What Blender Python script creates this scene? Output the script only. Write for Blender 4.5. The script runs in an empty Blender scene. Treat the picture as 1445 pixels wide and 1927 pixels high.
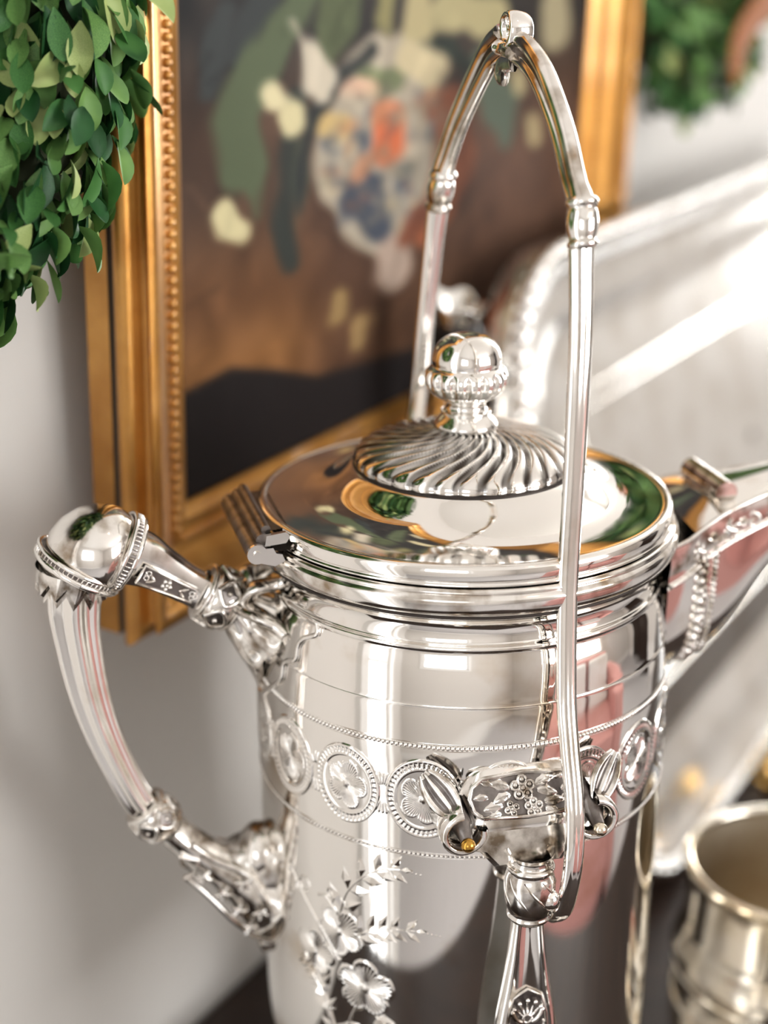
import bpy, math, random
import numpy as np
from mathutils import Vector, Matrix
random.seed(7)
rng = np.random.default_rng(7)
PI = math.pi
rad = math.radians
SC = bpy.context.scene
COL = SC.collection

# ------------------------------------------------------------------ camera
cam = bpy.data.cameras.new('camera')
camo = bpy.data.objects.new('camera', cam); COL.objects.link(camo)
camo.location = (-0.0286, -0.518, 0.49)
camo.rotation_euler = (rad(70), 0, 0)
cam.sensor_fit = 'VERTICAL'; cam.sensor_height = 24.0; cam.lens = 2895 / 1927 * 24.0
cam.clip_start = 0.01
cam.dof.use_dof = True
cam.dof.focus_distance = 0.497
cam.dof.aperture_fstop = 2.7
SC.camera = camo

# ------------------------------------------------------------------ world, exposure
world = bpy.data.worlds.new('daylight'); SC.world = world
world.use_nodes = True
bg = world.node_tree.nodes['Background']
bg.inputs[0].default_value = (0.80, 0.88, 1.0, 1); bg.inputs[1].default_value = 1.2
vs = SC.view_settings
vs.view_transform = 'Standard'; vs.look = 'None'; vs.gamma = 1.0; vs.use_curve_mapping = False
vs.exposure = 0.40

# room frame: U runs along the picture wall, N points out of it into the room
U = Vector((0.5, 0.8660254, 0)); N = Vector((0.8660254, -0.5, 0)); Z = Vector((0, 0, 1))
W0 = Vector((-0.1076, 0.127, 0))
def RW(u, n, z): return W0 + U * u + N * n + Z * z
ROOM = Matrix(((U.x, N.x, 0, W0.x), (U.y, N.y, 0, W0.y), (0, 0, 1, 0), (0, 0, 0, 1)))
U0, U1, N1, FLOOR, CEIL = -2.4, 2.5, 3.4, -0.88, 1.6

# windows: (name, centre u, n, z, width, height, facing direction, lamp power)
def window_lamp(name, c, d, w, h, power, color=(1.0, 0.99, 0.97)):
    li = bpy.data.lights.new(name, 'AREA'); li.shape = 'RECTANGLE'; li.size = w; li.size_y = h
    li.energy = power; li.color = color
    o = bpy.data.objects.new(name, li); COL.objects.link(o)
    o.location = c; o.rotation_euler = d.to_track_quat('-Z', 'Y').to_euler()
    return o
WIN = {1: dict(side='picture', a=(-1.02, -0.46), z=(-0.60, 1.10), power=9),
       2: dict(side='far', a=(0.10, 0.64), z=(0.00, 1.45), power=36),
       3: dict(side='opposite', a=(-0.9, 0.9), z=(-0.05, 1.35), power=70),
       4: dict(side='near', a=(.45, 1.55), z=(0.25, 1.30), power=7)}
for k, w in WIN.items():
    a, b = w['a']; z0, z1 = w['z']; m = (a + b) / 2; zc = (z0 + z1) / 2
    if w['side'] == 'picture': c, d = RW(m, -0.10, zc), N
    elif w['side'] == 'near': c, d = RW(U0 - 0.10, m, zc), U
    elif w['side'] == 'far': c, d = RW(U1 + 0.10, m, zc), -U
    else: c, d = RW(m, N1 + 0.10, zc), -N
    window_lamp('daylight_through_window_%d' % k, c, d, b - a, z1 - z0, w['power'])

# ------------------------------------------------------------------ materials
def mat(name, base=(.8, .8, .8), rough=.5, metal=0.0, spec=.5, coat=0.0):
    m = bpy.data.materials.new(name); m.use_nodes = True
    p = m.node_tree.nodes['Principled BSDF']
    p.inputs['Base Color'].default_value = (*base, 1); p.inputs['Roughness'].default_value = rough
    p.inputs['Metallic'].default_value = metal; p.inputs['Specular IOR Level'].default_value = spec
    p.inputs['Coat Weight'].default_value = coat
    return m
def nd(m, t, **kw):
    n = m.node_tree.nodes.new(t)
    for k, v in kw.items():
        if isinstance(v, dict):
            for a, b in v.items(): n.inputs[a].default_value = b
        else: setattr(n, k, v)
    return n
def ln(m, a, ao, b, bi): m.node_tree.links.new(a.outputs[ao], b.inputs[bi])
def P(m): return m.node_tree.nodes['Principled BSDF']
def lin(c):
    return tuple((v / 255 / 12.92) if v / 255 <= .04045 else ((v / 255 + .055) / 1.055) ** 2.4 for v in c)
def noise_mix(m, scale, c1, c2, lo=.35, hi=.65, detail=4, stretch=None, target='Base Color'):
    tc = nd(m, 'ShaderNodeTexCoord'); mp = nd(m, 'ShaderNodeMapping')
    if stretch: mp.inputs['Scale'].default_value = stretch
    n = nd(m, 'ShaderNodeTexNoise', inputs=None) if False else nd(m, 'ShaderNodeTexNoise')
    n.inputs['Scale'].default_value = scale; n.inputs['Detail'].default_value = detail
    r = nd(m, 'ShaderNodeValToRGB')
    r.color_ramp.elements[0].position = lo; r.color_ramp.elements[1].position = hi
    r.color_ramp.elements[0].color = (*c1, 1); r.color_ramp.elements[1].color = (*c2, 1)
    ln(m, tc, 'Object', mp, 'Vector'); ln(m, mp, 'Vector', n, 'Vector'); ln(m, n, 'Fac', r, 'Fac')
    if target: ln(m, r, 'Color', P(m), target)
    return n, r
def bump(m, scale, strength, dist=.001, detail=3):
    tc = nd(m, 'ShaderNodeTexCoord'); n = nd(m, 'ShaderNodeTexNoise'); b = nd(m, 'ShaderNodeBump')
    n.inputs['Scale'].default_value = scale; n.inputs['Detail'].default_value = detail
    b.inputs['Strength'].default_value = strength; b.inputs['Distance'].default_value = dist
    ln(m, tc, 'Object', n, 'Vector'); ln(m, n, 'Fac', b, 'Height'); ln(m, b, 'Normal', P(m), 'Normal')
def silver_mat(name, tarnish=(.62, .50, .36), rough=.05, lo=.60, hi=.78, base=(.93, .90, .86), wav=.0, scale=26):
    m = mat(name, base, rough, 1.0)
    noise_mix(m, scale, base, tarnish, lo, hi, 5)
    if wav: bump(m, 9, wav, .002, 1)
    return m
M = {}
M['silver'] = silver_mat('polished_silver', wav=.05)
M['silver_worn'] = silver_mat('worn_silver', (.34, .26, .18), .11, .46, .70, scale=90)
M['silver_cast'] = silver_mat('cast_silver', (.24, .19, .14), .14, .42, .66, scale=150)
M['oxide'] = silver_mat('oxidised_silver', (.10, .085, .08), .32, .4, .7, (.26, .235, .22), scale=160)
M['oxide_line'] = mat('tarnish_line', (.045, .035, .03), .5, .6)
M['satin'] = silver_mat('satin_silver', (.74, .70, .64), .17, .45, .7, (.92, .91, .88), scale=30)
M['satin_matte'] = silver_mat('brushed_silver', (.74, .70, .62), .30, .45, .7, (.93, .92, .88), scale=60)
M['warm_silver'] = silver_mat('warm_silver', (.70, .58, .40), .16, .42, .7, (.90, .85, .75), scale=30)
M['ebony'] = mat('ebonised_wood', (.012, .010, .010), .45, 0, .3)
M['cup_inside'] = silver_mat('gilt_wash_interior', (.66, .54, .38), .42, .4, .7, (.86, .78, .64), scale=30)
M['brass'] = mat('brass', (.80, .50, .14), .25, 1.0)
M['amber_tip'] = mat('brass_pin_tip', (.55, .30, .06), .2, 1.0)
M['gold'] = mat('gold_leaf', (.60, .30, .07), .34, .85, .5, .5)
noise_mix(M['gold'], 40, (.44, .19, .035), (.66, .34, .085), .3, .7, 4)
bump(M['gold'], 300, .12, .0006)
M['gold_dark'] = mat('dark_gold', (.34, .17, .04), .4, .6)
M['frame_groove'] = mat('frame_groove', (.08, .06, .045), .6)
M['board'] = mat('backing_board', (.18, .11, .06), .8)
M['wall'] = mat('wall_paint', lin((214, 210, 205)), .75); bump(M['wall'], 260, .08, .0006)
M['white'] = mat('white_paint', (.82, .81, .79), .45)
M['ceil'] = mat('ceiling_paint', (.84, .82, .78), .8)
M['floor'] = mat('carpet', (.50, .48, .48), .95); noise_mix(M['floor'], 120, (.44, .425, .43), (.56, .545, .545))
M['wood'] = mat('dark_walnut', (.022, .012, .008), .34, 0, .3)
noise_mix(M['wood'], 9, (.010, .005, .003), (.030, .015, .009), .3, .7, 6, (1.0, 9.0, 9.0))
M['pink'] = mat('pink_velvet', lin((212, 156, 150)), .85)
M['cushion'] = mat('white_linen', (.78, .76, .74), .9)
M['lamp_on'] = mat('downlight_lens', (1, .95, .85), .4)
P(M['lamp_on']).inputs['Emission Color'].default_value = (1, .93, .82, 1); P(M['lamp_on']).inputs['Emission Strength'].default_value = 3.0
M['copper'] = mat('copper_trim', (.80, .45, .28), .3, .8)
M['stem'] = mat('wreath_twig', (.035, .045, .018), .9)
M['ribbon'] = mat('copper_ribbon', lin((152, 92, 48)), .7, 0, .2)
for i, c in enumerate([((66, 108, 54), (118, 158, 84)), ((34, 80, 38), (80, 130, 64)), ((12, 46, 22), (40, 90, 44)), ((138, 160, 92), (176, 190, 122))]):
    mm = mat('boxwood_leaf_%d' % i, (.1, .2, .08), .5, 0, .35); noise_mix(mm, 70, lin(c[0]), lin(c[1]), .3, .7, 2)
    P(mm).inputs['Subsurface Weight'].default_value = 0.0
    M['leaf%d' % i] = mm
# glazing that lets the daylight pass and mirrors a little
g = bpy.data.materials.new('window_glass'); g.use_nodes = True; nt = g.node_tree; nt.nodes.clear()
o_ = nt.nodes.new('ShaderNodeOutputMaterial'); mx = nt.nodes.new('ShaderNodeMixShader'); tr = nt.nodes.new('ShaderNodeBsdfTransparent'); gl = nt.nodes.new('ShaderNodeBsdfGlossy')
gl.inputs['Roughness'].default_value = .02; mx.inputs[0].default_value = .06
nt.links.new(tr.outputs[0], mx.inputs[1]); nt.links.new(gl.outputs[0], mx.inputs[2]); nt.links.new(mx.outputs[0], o_.inputs[0])
M['glass'] = g

# ------------------------------------------------------------------ mesh helpers
class MB:
    def __init__(s): s.v = []; s.f = []; s.mi = []; s.n = 0
    def add(s, verts, faces, mi=0):
        verts = np.asarray(verts, float).reshape(-1, 3); s.v.append(verts)
        for i, f in enumerate(faces):
            s.f.append([int(k) + s.n for k in f]); s.mi.append(mi if np.isscalar(mi) else mi[i])
        s.n += len(verts); return s
    def grid(s, pts, closeu=False, closev=False, mi=0, flip=False):
        # pts [a][b][3]
        pts = np.asarray(pts, float); a, b = pts.shape[:2]; F = []
        ml = []
        for i in range(a if closeu else a - 1):
            i2 = (i + 1) % a
            for j in range(b if closev else b - 1):
                j2 = (j + 1) % b
                q = [i * b + j, i2 * b + j, i2 * b + j2, i * b + j2]
                F.append(q[::-1] if flip else q)
                ml.append(mi(i, j) if callable(mi) else mi)
        return s.add(pts.reshape(-1, 3), F, ml)
    def lathe(s, prof, n=96, mod=None, c=(0, 0, 0), rot=None, mi=0):
        # prof [(r, z)], mod(theta array, index, r, z) -> (r array, z array)
        th = np.linspace(0, 2 * PI, n, endpoint=False); rows = []
        for i, (r, z) in enumerate(prof):
            rr, zz = (np.full(n, r), np.full(n, z)) if mod is None else mod(th, i, r, z)
            rows.append(np.stack([rr * np.cos(th), rr * np.sin(th), zz + 0 * th], 1))
        p = np.array(rows)
        if rot is not None: p = p @ np.array(rot).T
        return s.grid(p + np.array(c), closev=True, mi=mi, flip=True)
    def tube(s, path, ra, n=12, rb=None, ref=None, cap=True, sec=None, mi=0):
        # sweep; ra radius list along the side axis, rb along the other; sec(phi array, i) scales the radius
        path = np.asarray(path, float); k = len(path)
        ra = np.broadcast_to(np.asarray(ra, float), (k,)); rb = ra if rb is None else np.broadcast_to(np.asarray(rb, float), (k,))
        T = np.gradient(path, axis=0); T /= np.linalg.norm(T, axis=1)[:, None] + 1e-12
        if ref is None:
            ref = np.array([0, 0, 1.]) if abs(T[0][2]) < .9 else np.array([1., 0, 0])
        A = np.asarray(ref, float); ph = np.linspace(0, 2 * PI, n, endpoint=False); rows = []
        for i in range(k):
            A = A - T[i] * (A @ T[i]); A = A / (np.linalg.norm(A) + 1e-12); B = np.cross(T[i], A)
            q = np.ones(n) if sec is None else sec(ph, i)
            rows.append(path[i] + (ra[i] * q * np.cos(ph))[:, None] * A + (rb[i] * q * np.sin(ph))[:, None] * B)
        base = s.n
        s.grid(rows, closev=True, mi=mi)
        if cap:
            s.f.append([base + j for j in range(n)][::-1]); s.mi.append(mi)
            s.f.append([base + (k - 1) * n + j for j in range(n)]); s.mi.append(mi)
        return s
    def box(s, lo, hi, m=None, mi=0):
        x0, y0, z0 = lo; x1, y1, z1 = hi
        v = np.array([(x0, y0, z0), (x1, y0, z0), (x1, y1, z0), (x0, y1, z0), (x0, y0, z1), (x1, y0, z1), (x1, y1, z1), (x0, y1, z1)], float)
        if m is not None: v = np.array([list(m @ Vector(p)) for p in v])
        return s.add(v, [(3, 2, 1, 0), (4, 5, 6, 7), (0, 1, 5, 4), (1, 2, 6, 5), (2, 3, 7, 6), (3, 0, 4, 7)], mi)
    def ball(s, c, r, n=10, m=8, rot=None, mi=0):
        r = np.broadcast_to(np.asarray(r, float), (3,)); rows = []
        for i in range(m + 1):
            a = PI * i / m
            t = np.linspace(0, 2 * PI, n, endpoint=False)
            rows.append(np.stack([r[0] * math.sin(a) * np.cos(t), r[1] * math.sin(a) * np.sin(t), np.full(n, r[2] * math.cos(a))], 1))
        p = np.array(rows)
        if rot is not None: p = p @ np.asarray(rot).T
        return s.grid(p + np.asarray(c, float), closev=True, mi=mi)
    def prism(s, poly, fn, d0, d1, mi=0, bev=0.0):
        # poly 2D list (ccw), fn(a, b, d) -> 3D ; d0 bottom, d1 top
        n = len(poly); c = np.mean(poly, axis=0)
        low = [fn(a, b, d0) for a, b in poly]
        mid = [fn(a, b, d1 - bev) for a, b in poly]
        top = [fn(c[0] + (a - c[0]) * (1 - (.12 if bev else 0)), c[1] + (b - c[1]) * (1 - (.12 if bev else 0)), d1) for a, b in poly]
        F = []
        for i in range(n):
            j = (i + 1) % n
            F += [(i, j, n + j, n + i), (n + i, n + j, 2 * n + j, 2 * n + i)]
        F.append(list(range(2 * n, 3 * n)))
        return s.add(low + mid + top, F, mi)
    def xf(s, mtx):
        s.v = [np.array([list(mtx @ Vector(p)) for p in a]) for a in s.v]; return s
    def build(s, name, mats, parent=None, smooth=True, sharp=None, tri=False):
        me = bpy.data.meshes.new(name)
        V = np.concatenate(s.v) if s.v else np.zeros((0, 3))
        me.from_pydata(V.tolist(), [], s.f)
        for m in (mats if isinstance(mats, (list, tuple)) else [mats]): me.materials.append(m)
        if any(s.mi): me.polygons.foreach_set('material_index', s.mi)
        if smooth: me.polygons.foreach_set('use_smooth', [True] * len(me.polygons))
        me.update()
        if smooth and sharp: me.set_sharp_from_angle(angle=rad(sharp))
        return link(name, me, parent)
def link(name, data, parent=None):
    o = bpy.data.objects.new(name, data); COL.objects.link(o)
    if parent is not None:
        o.parent = parent
        pm = world_of(parent)
        if not SAMEFRAME.get(parent.name, False): o.matrix_parent_inverse = pm.inverted()
    return o
SAMEFRAME = {}
def world_of(o):
    m = o.matrix_basis.copy()
    if o.parent is not None: m = world_of(o.parent) @ o.matrix_parent_inverse @ m
    return m
def thing(name, label, cat, loc=(0, 0, 0), group=None):
    o = bpy.data.objects.new(name, None); COL.objects.link(o); o.location = loc
    o.empty_display_size = .02
    return tag(o, label, cat, group)
def tag(o, label=None, cat=None, group=None, kind=None):
    for k, v in (('label', label), ('category', cat), ('group', group), ('kind', kind)):
        if v: o[k] = v
    return o
def struct(o): o['kind'] = 'structure'; return o
def smooth_path(pts, k=6, closed=False):
    pts = np.asarray(pts, float); n = len(pts); out = []
    for i in range(n - 1):
        p0 = pts[max(i - 1, 0)]; p1 = pts[i]; p2 = pts[i + 1]; p3 = pts[min(i + 2, n - 1)]
        for j in range(k):
            t = j / k
            out.append(.5 * ((2 * p1) + (-p0 + p2) * t + (2 * p0 - 5 * p1 + 4 * p2 - p3) * t * t + (-p0 + 3 * p1 - 3 * p2 + p3) * t ** 3))
    out.append(pts[-1]); return np.array(out)

def spline_prof(p, k=4):
    q = smooth_path([(a, 0, b) for a, b in p], k); return [(a[0], a[2]) for a in q]

# ------------------------------------------------------------------ room shell
def wall_with_opening(name, fn, a0, a1, z0, z1, opening, thick, material):
    mb = MB(); cells = []
    if opening is None: cells = [(a0, a1, z0, z1)]
    else:
        holes = sorted(opening)
        x = a0
        for (p, q, r, s) in holes:
            cells.append((x, p, z0, z1)); cells.append((p, q, z0, r)); cells.append((p, q, s, z1)); x = q
        cells.append((x, a1, z0, z1))
    for (p, q, r, s) in cells:
        mb.box((p, -thick, r), (q, 0, s), fn)
    return struct(mb.build(name, material, smooth=False))
FN_PIC = ROOM
def frame_mtx(origin, ax, ay): return Matrix(((ax.x, ay.x, 0, origin.x), (ax.y, ay.y, 0, origin.y), (0, 0, 1, 0), (0, 0, 0, 1)))
FN_FAR = frame_mtx(RW(U1, 0, 0), N, -U)          # local x along N, local y into room
FN_OPP = frame_mtx(RW(0, N1, 0), U, -N)
FN_NEAR = frame_mtx(RW(U0, 0, 0), N, U)
def hole(k): w = WIN[k]; return (*w['a'], *w['z'])
wall_with_opening('wall_north', FN_PIC, U0 - .1, U1 + .1, FLOOR, CEIL, [hole(1)], .1, M['wall'])
wall_with_opening('wall_east', FN_FAR, 0, N1, FLOOR, CEIL, [hole(2)], .1, M['wall'])
wall_with_opening('wall_south', FN_OPP, U0 - .1, U1 + .1, FLOOR, CEIL, [hole(3)], .1, M['wall'])
wall_with_opening('wall_west', FN_NEAR, 0, N1, FLOOR, CEIL, [hole(4)], .1, M['wall'])
struct(MB().box((U0 - .1, -.1, FLOOR - .1), (U1 + .1, N1 + .1, FLOOR), ROOM).build('floor', M['floor'], smooth=False))
struct(MB().box((U0 - .1, -.1, CEIL), (U1 + .1, N1 + .1, CEIL + .1), ROOM).build('ceiling', M['ceil'], smooth=False))
for nm, fn, spans in (('north', FN_PIC, [(U0, -1.06), (-.42, U1)]), ('east', FN_FAR, [(0.02, N1 - .02)]), ('south', FN_OPP, [(U0, U1)]), ('west', FN_NEAR, [(0.02, N1 - .02)])):
    mb = MB()
    for a, b in spans: mb.box((a, 0, FLOOR), (b, .016, FLOOR + .13), fn); mb.box((a, 0, FLOOR + .13), (b, .010, FLOOR + .145), fn)
    struct(mb.build('baseboard_' + nm, M['white'], smooth=False))
def make_window(k, fn, nx, nz):
    a, b, z0, z1 = hole(k); mb = MB(); t = .045
    for (p, q, r, s) in ((a - .07, a, z0 - .07, z1 + .07), (b, b + .07, z0 - .07, z1 + .07), (a, b, z1, z1 + .07), (a, b, z0 - .07, z0)):
        mb.box((p, 0, r), (q, .022, s), fn)
    root = struct(mb.build('window_%d' % k, M['white'], smooth=False))
    mb = MB()
    for (p, q, r, s) in ((a, a + t, z0, z1), (b - t, b, z0, z1), (a, b, z0, z0 + t), (a, b, z1 - t, z1)): mb.box((p, -.06, r), (q, -.03, s), fn)
    mb.build('sash', M['white'], root, smooth=False)
    for i in range(1, nx):
        x = a + (b - a) * i / nx; MB().box((x - .012, -.058, z0 + t), (x + .012, -.032, z1 - t), fn).build('glazing_bar', M['white'], root, smooth=False)
    for i in range(1, nz):
        z = z0 + (z1 - z0) * i / nz; MB().box((a + t, -.056, z - .012), (b - t, -.034, z + .012), fn).build('glazing_bar', M['white'], root, smooth=False)
    MB().box((a + t, -.047, z0 + t), (b - t, -.043, z1 - t), fn).build('pane', M['glass'], root, smooth=False)
make_window(1, FN_PIC, 2, 4); make_window(2, FN_FAR, 2, 3); make_window(3, FN_OPP, 4, 3); make_window(4, FN_NEAR, 3, 3)

d0, d1, dz = 1.75, 2.75, 1.28                                  # unseen dark door, added in the far corner for the gilt to mirror
mb = MB(); mb.box((d0, 0, FLOOR), (d1, .035, dz), FN_FAR); door = struct(mb.build('added_door_1', M['wood'], smooth=False))
for a in (d0 + .10, d0 + .54):
    for z0, z1 in ((FLOOR + .16, FLOOR + .92), (FLOOR + 1.06, dz - .12)):
        mb = MB(); mb.box((a, .035, z0), (a + .36, .043, z1), FN_FAR); mb.box((a + .03, .043, z0 + .03), (a + .33, .050, z1 - .03), FN_FAR); mb.build('panel', M['wood'], door, smooth=False)
mb = MB()
for p, q, r, t in ((d0 - .09, d0, FLOOR, dz + .09), (d1, d1 + .09, FLOOR, dz + .09), (d0, d1, dz, dz + .09)): mb.box((p, 0, r), (q, .03, t), FN_FAR)
mb.build('door_frame', M['wood'], door, smooth=False)
MB().ball(list(FN_FAR @ Vector((d0 + .06, .07, FLOOR + 1.0))), .028).build('knob', M['brass'], door)

# ------------------------------------------------------------------ sideboard
SB0, SB1, SBD = -0.34, 1.55, 0.46
sb = thing('sideboard', 'dark polished walnut sideboard carrying the silver along the wall', 'sideboard', RW(.6, .23, FLOOR))
mb = MB(); mb.box((SB0, .003, -.026), (SB1, SBD, 0), ROOM); mb.box((SB0 + .008, .003, -.034), (SB1 - .008, SBD - .008, -.026), ROOM)
mb.build('top', M['wood'], sb, smooth=False)
MB().box((SB0 + .03, .01, FLOOR + .12), (SB1 - .03, SBD - .03, -.034), ROOM).build('carcass', M['wood'], sb, smooth=False)
for i in range(4):
    a = SB0 + .05 + i * .455; b = a + .435
    d = MB().box((a, SBD - .03, -.20), (b, SBD - .012, -.05), ROOM).build('drawer', M['wood'], sb, smooth=False)
    c = RW((a + b) / 2, SBD + .004, -.125); MB().ball(c, .014).build('knob', M['brass'], d)
    d = MB().box((a, SBD - .03, FLOOR + .15), (b, SBD - .012, -.22), ROOM).build('door', M['wood'], sb, smooth=False)
    MB().ball(RW(b - .04, SBD + .004, -.42), .014).build('knob', M['brass'], d)
for u in (SB0 + .06, SB1 - .06):
    for n in (.05, SBD - .07):
        MB().lathe([(0, FLOOR), (.022, FLOOR), (.028, FLOOR + .05), (.03, FLOOR + .12), (0, FLOOR + .12)], 16, c=RW(u, n, 0)).build('foot', M['wood'], sb)

# ------------------------------------------------------------------ sofa, downlight (seen only mirrored in the silver)
so = thing('sofa', 'dusty pink upholstered two seat sofa facing the sideboard with white cushions', 'sofa', RW(.4, 1.9, FLOOR))
S0, S1 = -.35, .66
def rbox(lo, hi, r=.04):
    mb = MB(); lo = np.array(lo, float); hi = np.array(hi, float)
    c = (lo + hi) / 2; h = (hi - lo) / 2; rows = []
    m_ = 16; n_ = 32
    for i in range(m_ + 1):
        a = PI * i / m_ ; row = []
        for j in range(n_):
            t = 2 * PI * j / n_
            p = np.array([math.sin(a) * math.cos(t), math.sin(a) * math.sin(t), math.cos(a)])
            q = np.sign(p) * np.abs(p) ** .28; q /= max(np.max(np.abs(q)), 1e-9) ** .6
            row.append(list(ROOM @ Vector(c + np.clip(q, -1, 1) * h)))
        rows.append(row)
    return mb.grid(rows, closev=True)
rbox((S0, 1.5, FLOOR + .10), (S1, 2.3, FLOOR + .32)).build('base', M['pink'], so)
rbox((S0, 2.12, FLOOR + .25), (S1, 2.36, FLOOR + .88)).build('backrest', M['pink'], so)
rbox((S0 - .18, 1.5, FLOOR + .06), (S0 + .02, 2.34, FLOOR + .62)).build('arm', M['pink'], so)
rbox((S1 - .02, 1.5, FLOOR + .06), (S1 + .18, 2.34, FLOOR + .62)).build('arm', M['pink'], so)
for i in range(2):
    a = S0 + .02 + i * .49; rbox((a, 1.5, FLOOR + .30), (a + .475, 2.16, FLOOR + .47)).build('seat_cushion', M['pink'], so)
for u in (S0, S1 - .04):
    for n in (1.54, 2.26): MB().box((u, n, FLOOR), (u + .05, n + .05, FLOOR + .11), ROOM).build('foot', M['wood'], so, smooth=False)
for i, u in enumerate((S0 + .05, S1 - .47)):
    c = rbox((u, 1.94, FLOOR + .46), (u + .42, 2.14, FLOOR + .84)).build('scatter_cushion', M['cushion'])
    tag(c, 'plump white linen cushion at the %s end of the pink sofa' % ('window' if i else 'near'), 'cushion', 'cushions on the sofa')
dl = thing('downlight', 'round recessed ceiling downlight with copper trim', 'ceiling light', RW(-.25, 1.0, CEIL))
MB().lathe([(.050, CEIL - .001), (.075, CEIL - .006), (.080, CEIL)], 40, c=RW(-.25, 1.0, 0)).build('trim_ring', M['copper'], dl)
MB().lathe([(0, CEIL - .003), (.050, CEIL - .003)], 40, c=RW(-.25, 1.0, 0)).build('lens', M['lamp_on'], dl)

# ------------------------------------------------------------------ painting
P0 = Vector((-0.11651044, 0.03156666, 0.23871405)); PV = Vector((0.03022385, -0.01744975, 0.99939083)); PN = Vector((0.86549784, -0.49969541, -0.0348995))
PW, PH = .466, .405
def PP(u, v, d): return P0 + U * u + PV * v - PN * d
pt = thing('painting', 'oil still life of a patterned vase with drooping leaves in a gilded frame', 'painting', P0)
prof = [(-.003, .028), (-.003, .0175), (-.0015, .0172), (-.0015, .0158), (-.001, .0152)]
for i in range(9):
    a = PI * i / 8; prof.append((-.001 - .0045 * math.sin(a), .0113 + .0037 * math.cos(a)))
prof += [(.0012, .0068), (.0024, .0058), (.0026, .0042), (.0016, .0028), (.0002, .0018), (-.0002, .0008), (.001, .0001), (.003, -.0002), (.0052, .0002), (.0066, .0016), (.0070, .0034), (.0085, .0040),
         (.013, .0052), (.019, .0082), (.0225, .0108), (.0235, .0112), (.0318, .0138), (.0325, .0130), (.0345, .0128), (.0362, .0140), (.0397, .0160), (.0397, .024), (.0397, .028), (-.003, .028)]
NB = len(prof)
def rail(k):
    corners = [(0, 0, 1, 1), (PW, 0, -1, 1), (PW, PH, -1, -1), (0, PH, 1, -1)]
    A, B = corners[k], corners[(k + 1) % 4]; rows = []
    for q in range(2):
        c = (A, B)[q]; rows.append([list(PP(c[0] + c[2] * w, c[1] + c[3] * w, d)) for w, d in prof])
    mb = MB(); mb.grid(rows, mi=lambda i, j: 1 if j in (1, 2, 3) else 0)
    return mb
for k, nm in enumerate(('bottom', 'right', 'top', 'left')):
    r_ = rail(k).build('frame_rail', [M['gold'], M['frame_groove']], pt, sharp=40)
    # beaded strip lying in the bed of the moulding
    mb = MB(); corners = [(0, 0, 1, 1), (PW, 0, -1, 1), (PW, PH, -1, -1), (0, PH, 1, -1)]
    A, B = corners[k], corners[(k + 1) % 4]; w, d = .0277, .0118
    a = Vector((A[0] + A[2] * w, A[1] + A[3] * w)); b = Vector((B[0] + B[2] * w, B[1] + B[3] * w)); L = (b - a).length; n = int(L / .0044)
    for i in range(n + 1):
        p = a + (b - a) * (i / n); mb.ball(PP(p.x, p.y, d + .0004), .0020, 6, 4)
    tag(mb.build('bead_strip', M['gold'], r_), kind='stuff')
bbk = MB(); bbk.add([list(PP(u, v, .0265)) for u, v in ((.03, .03), (PW - .03, .03), (PW - .03, PH - .03), (.03, PH - .03))], [(3, 2, 1, 0)]); bbk.build('backing_board', M['board'], pt, smooth=False)
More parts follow.
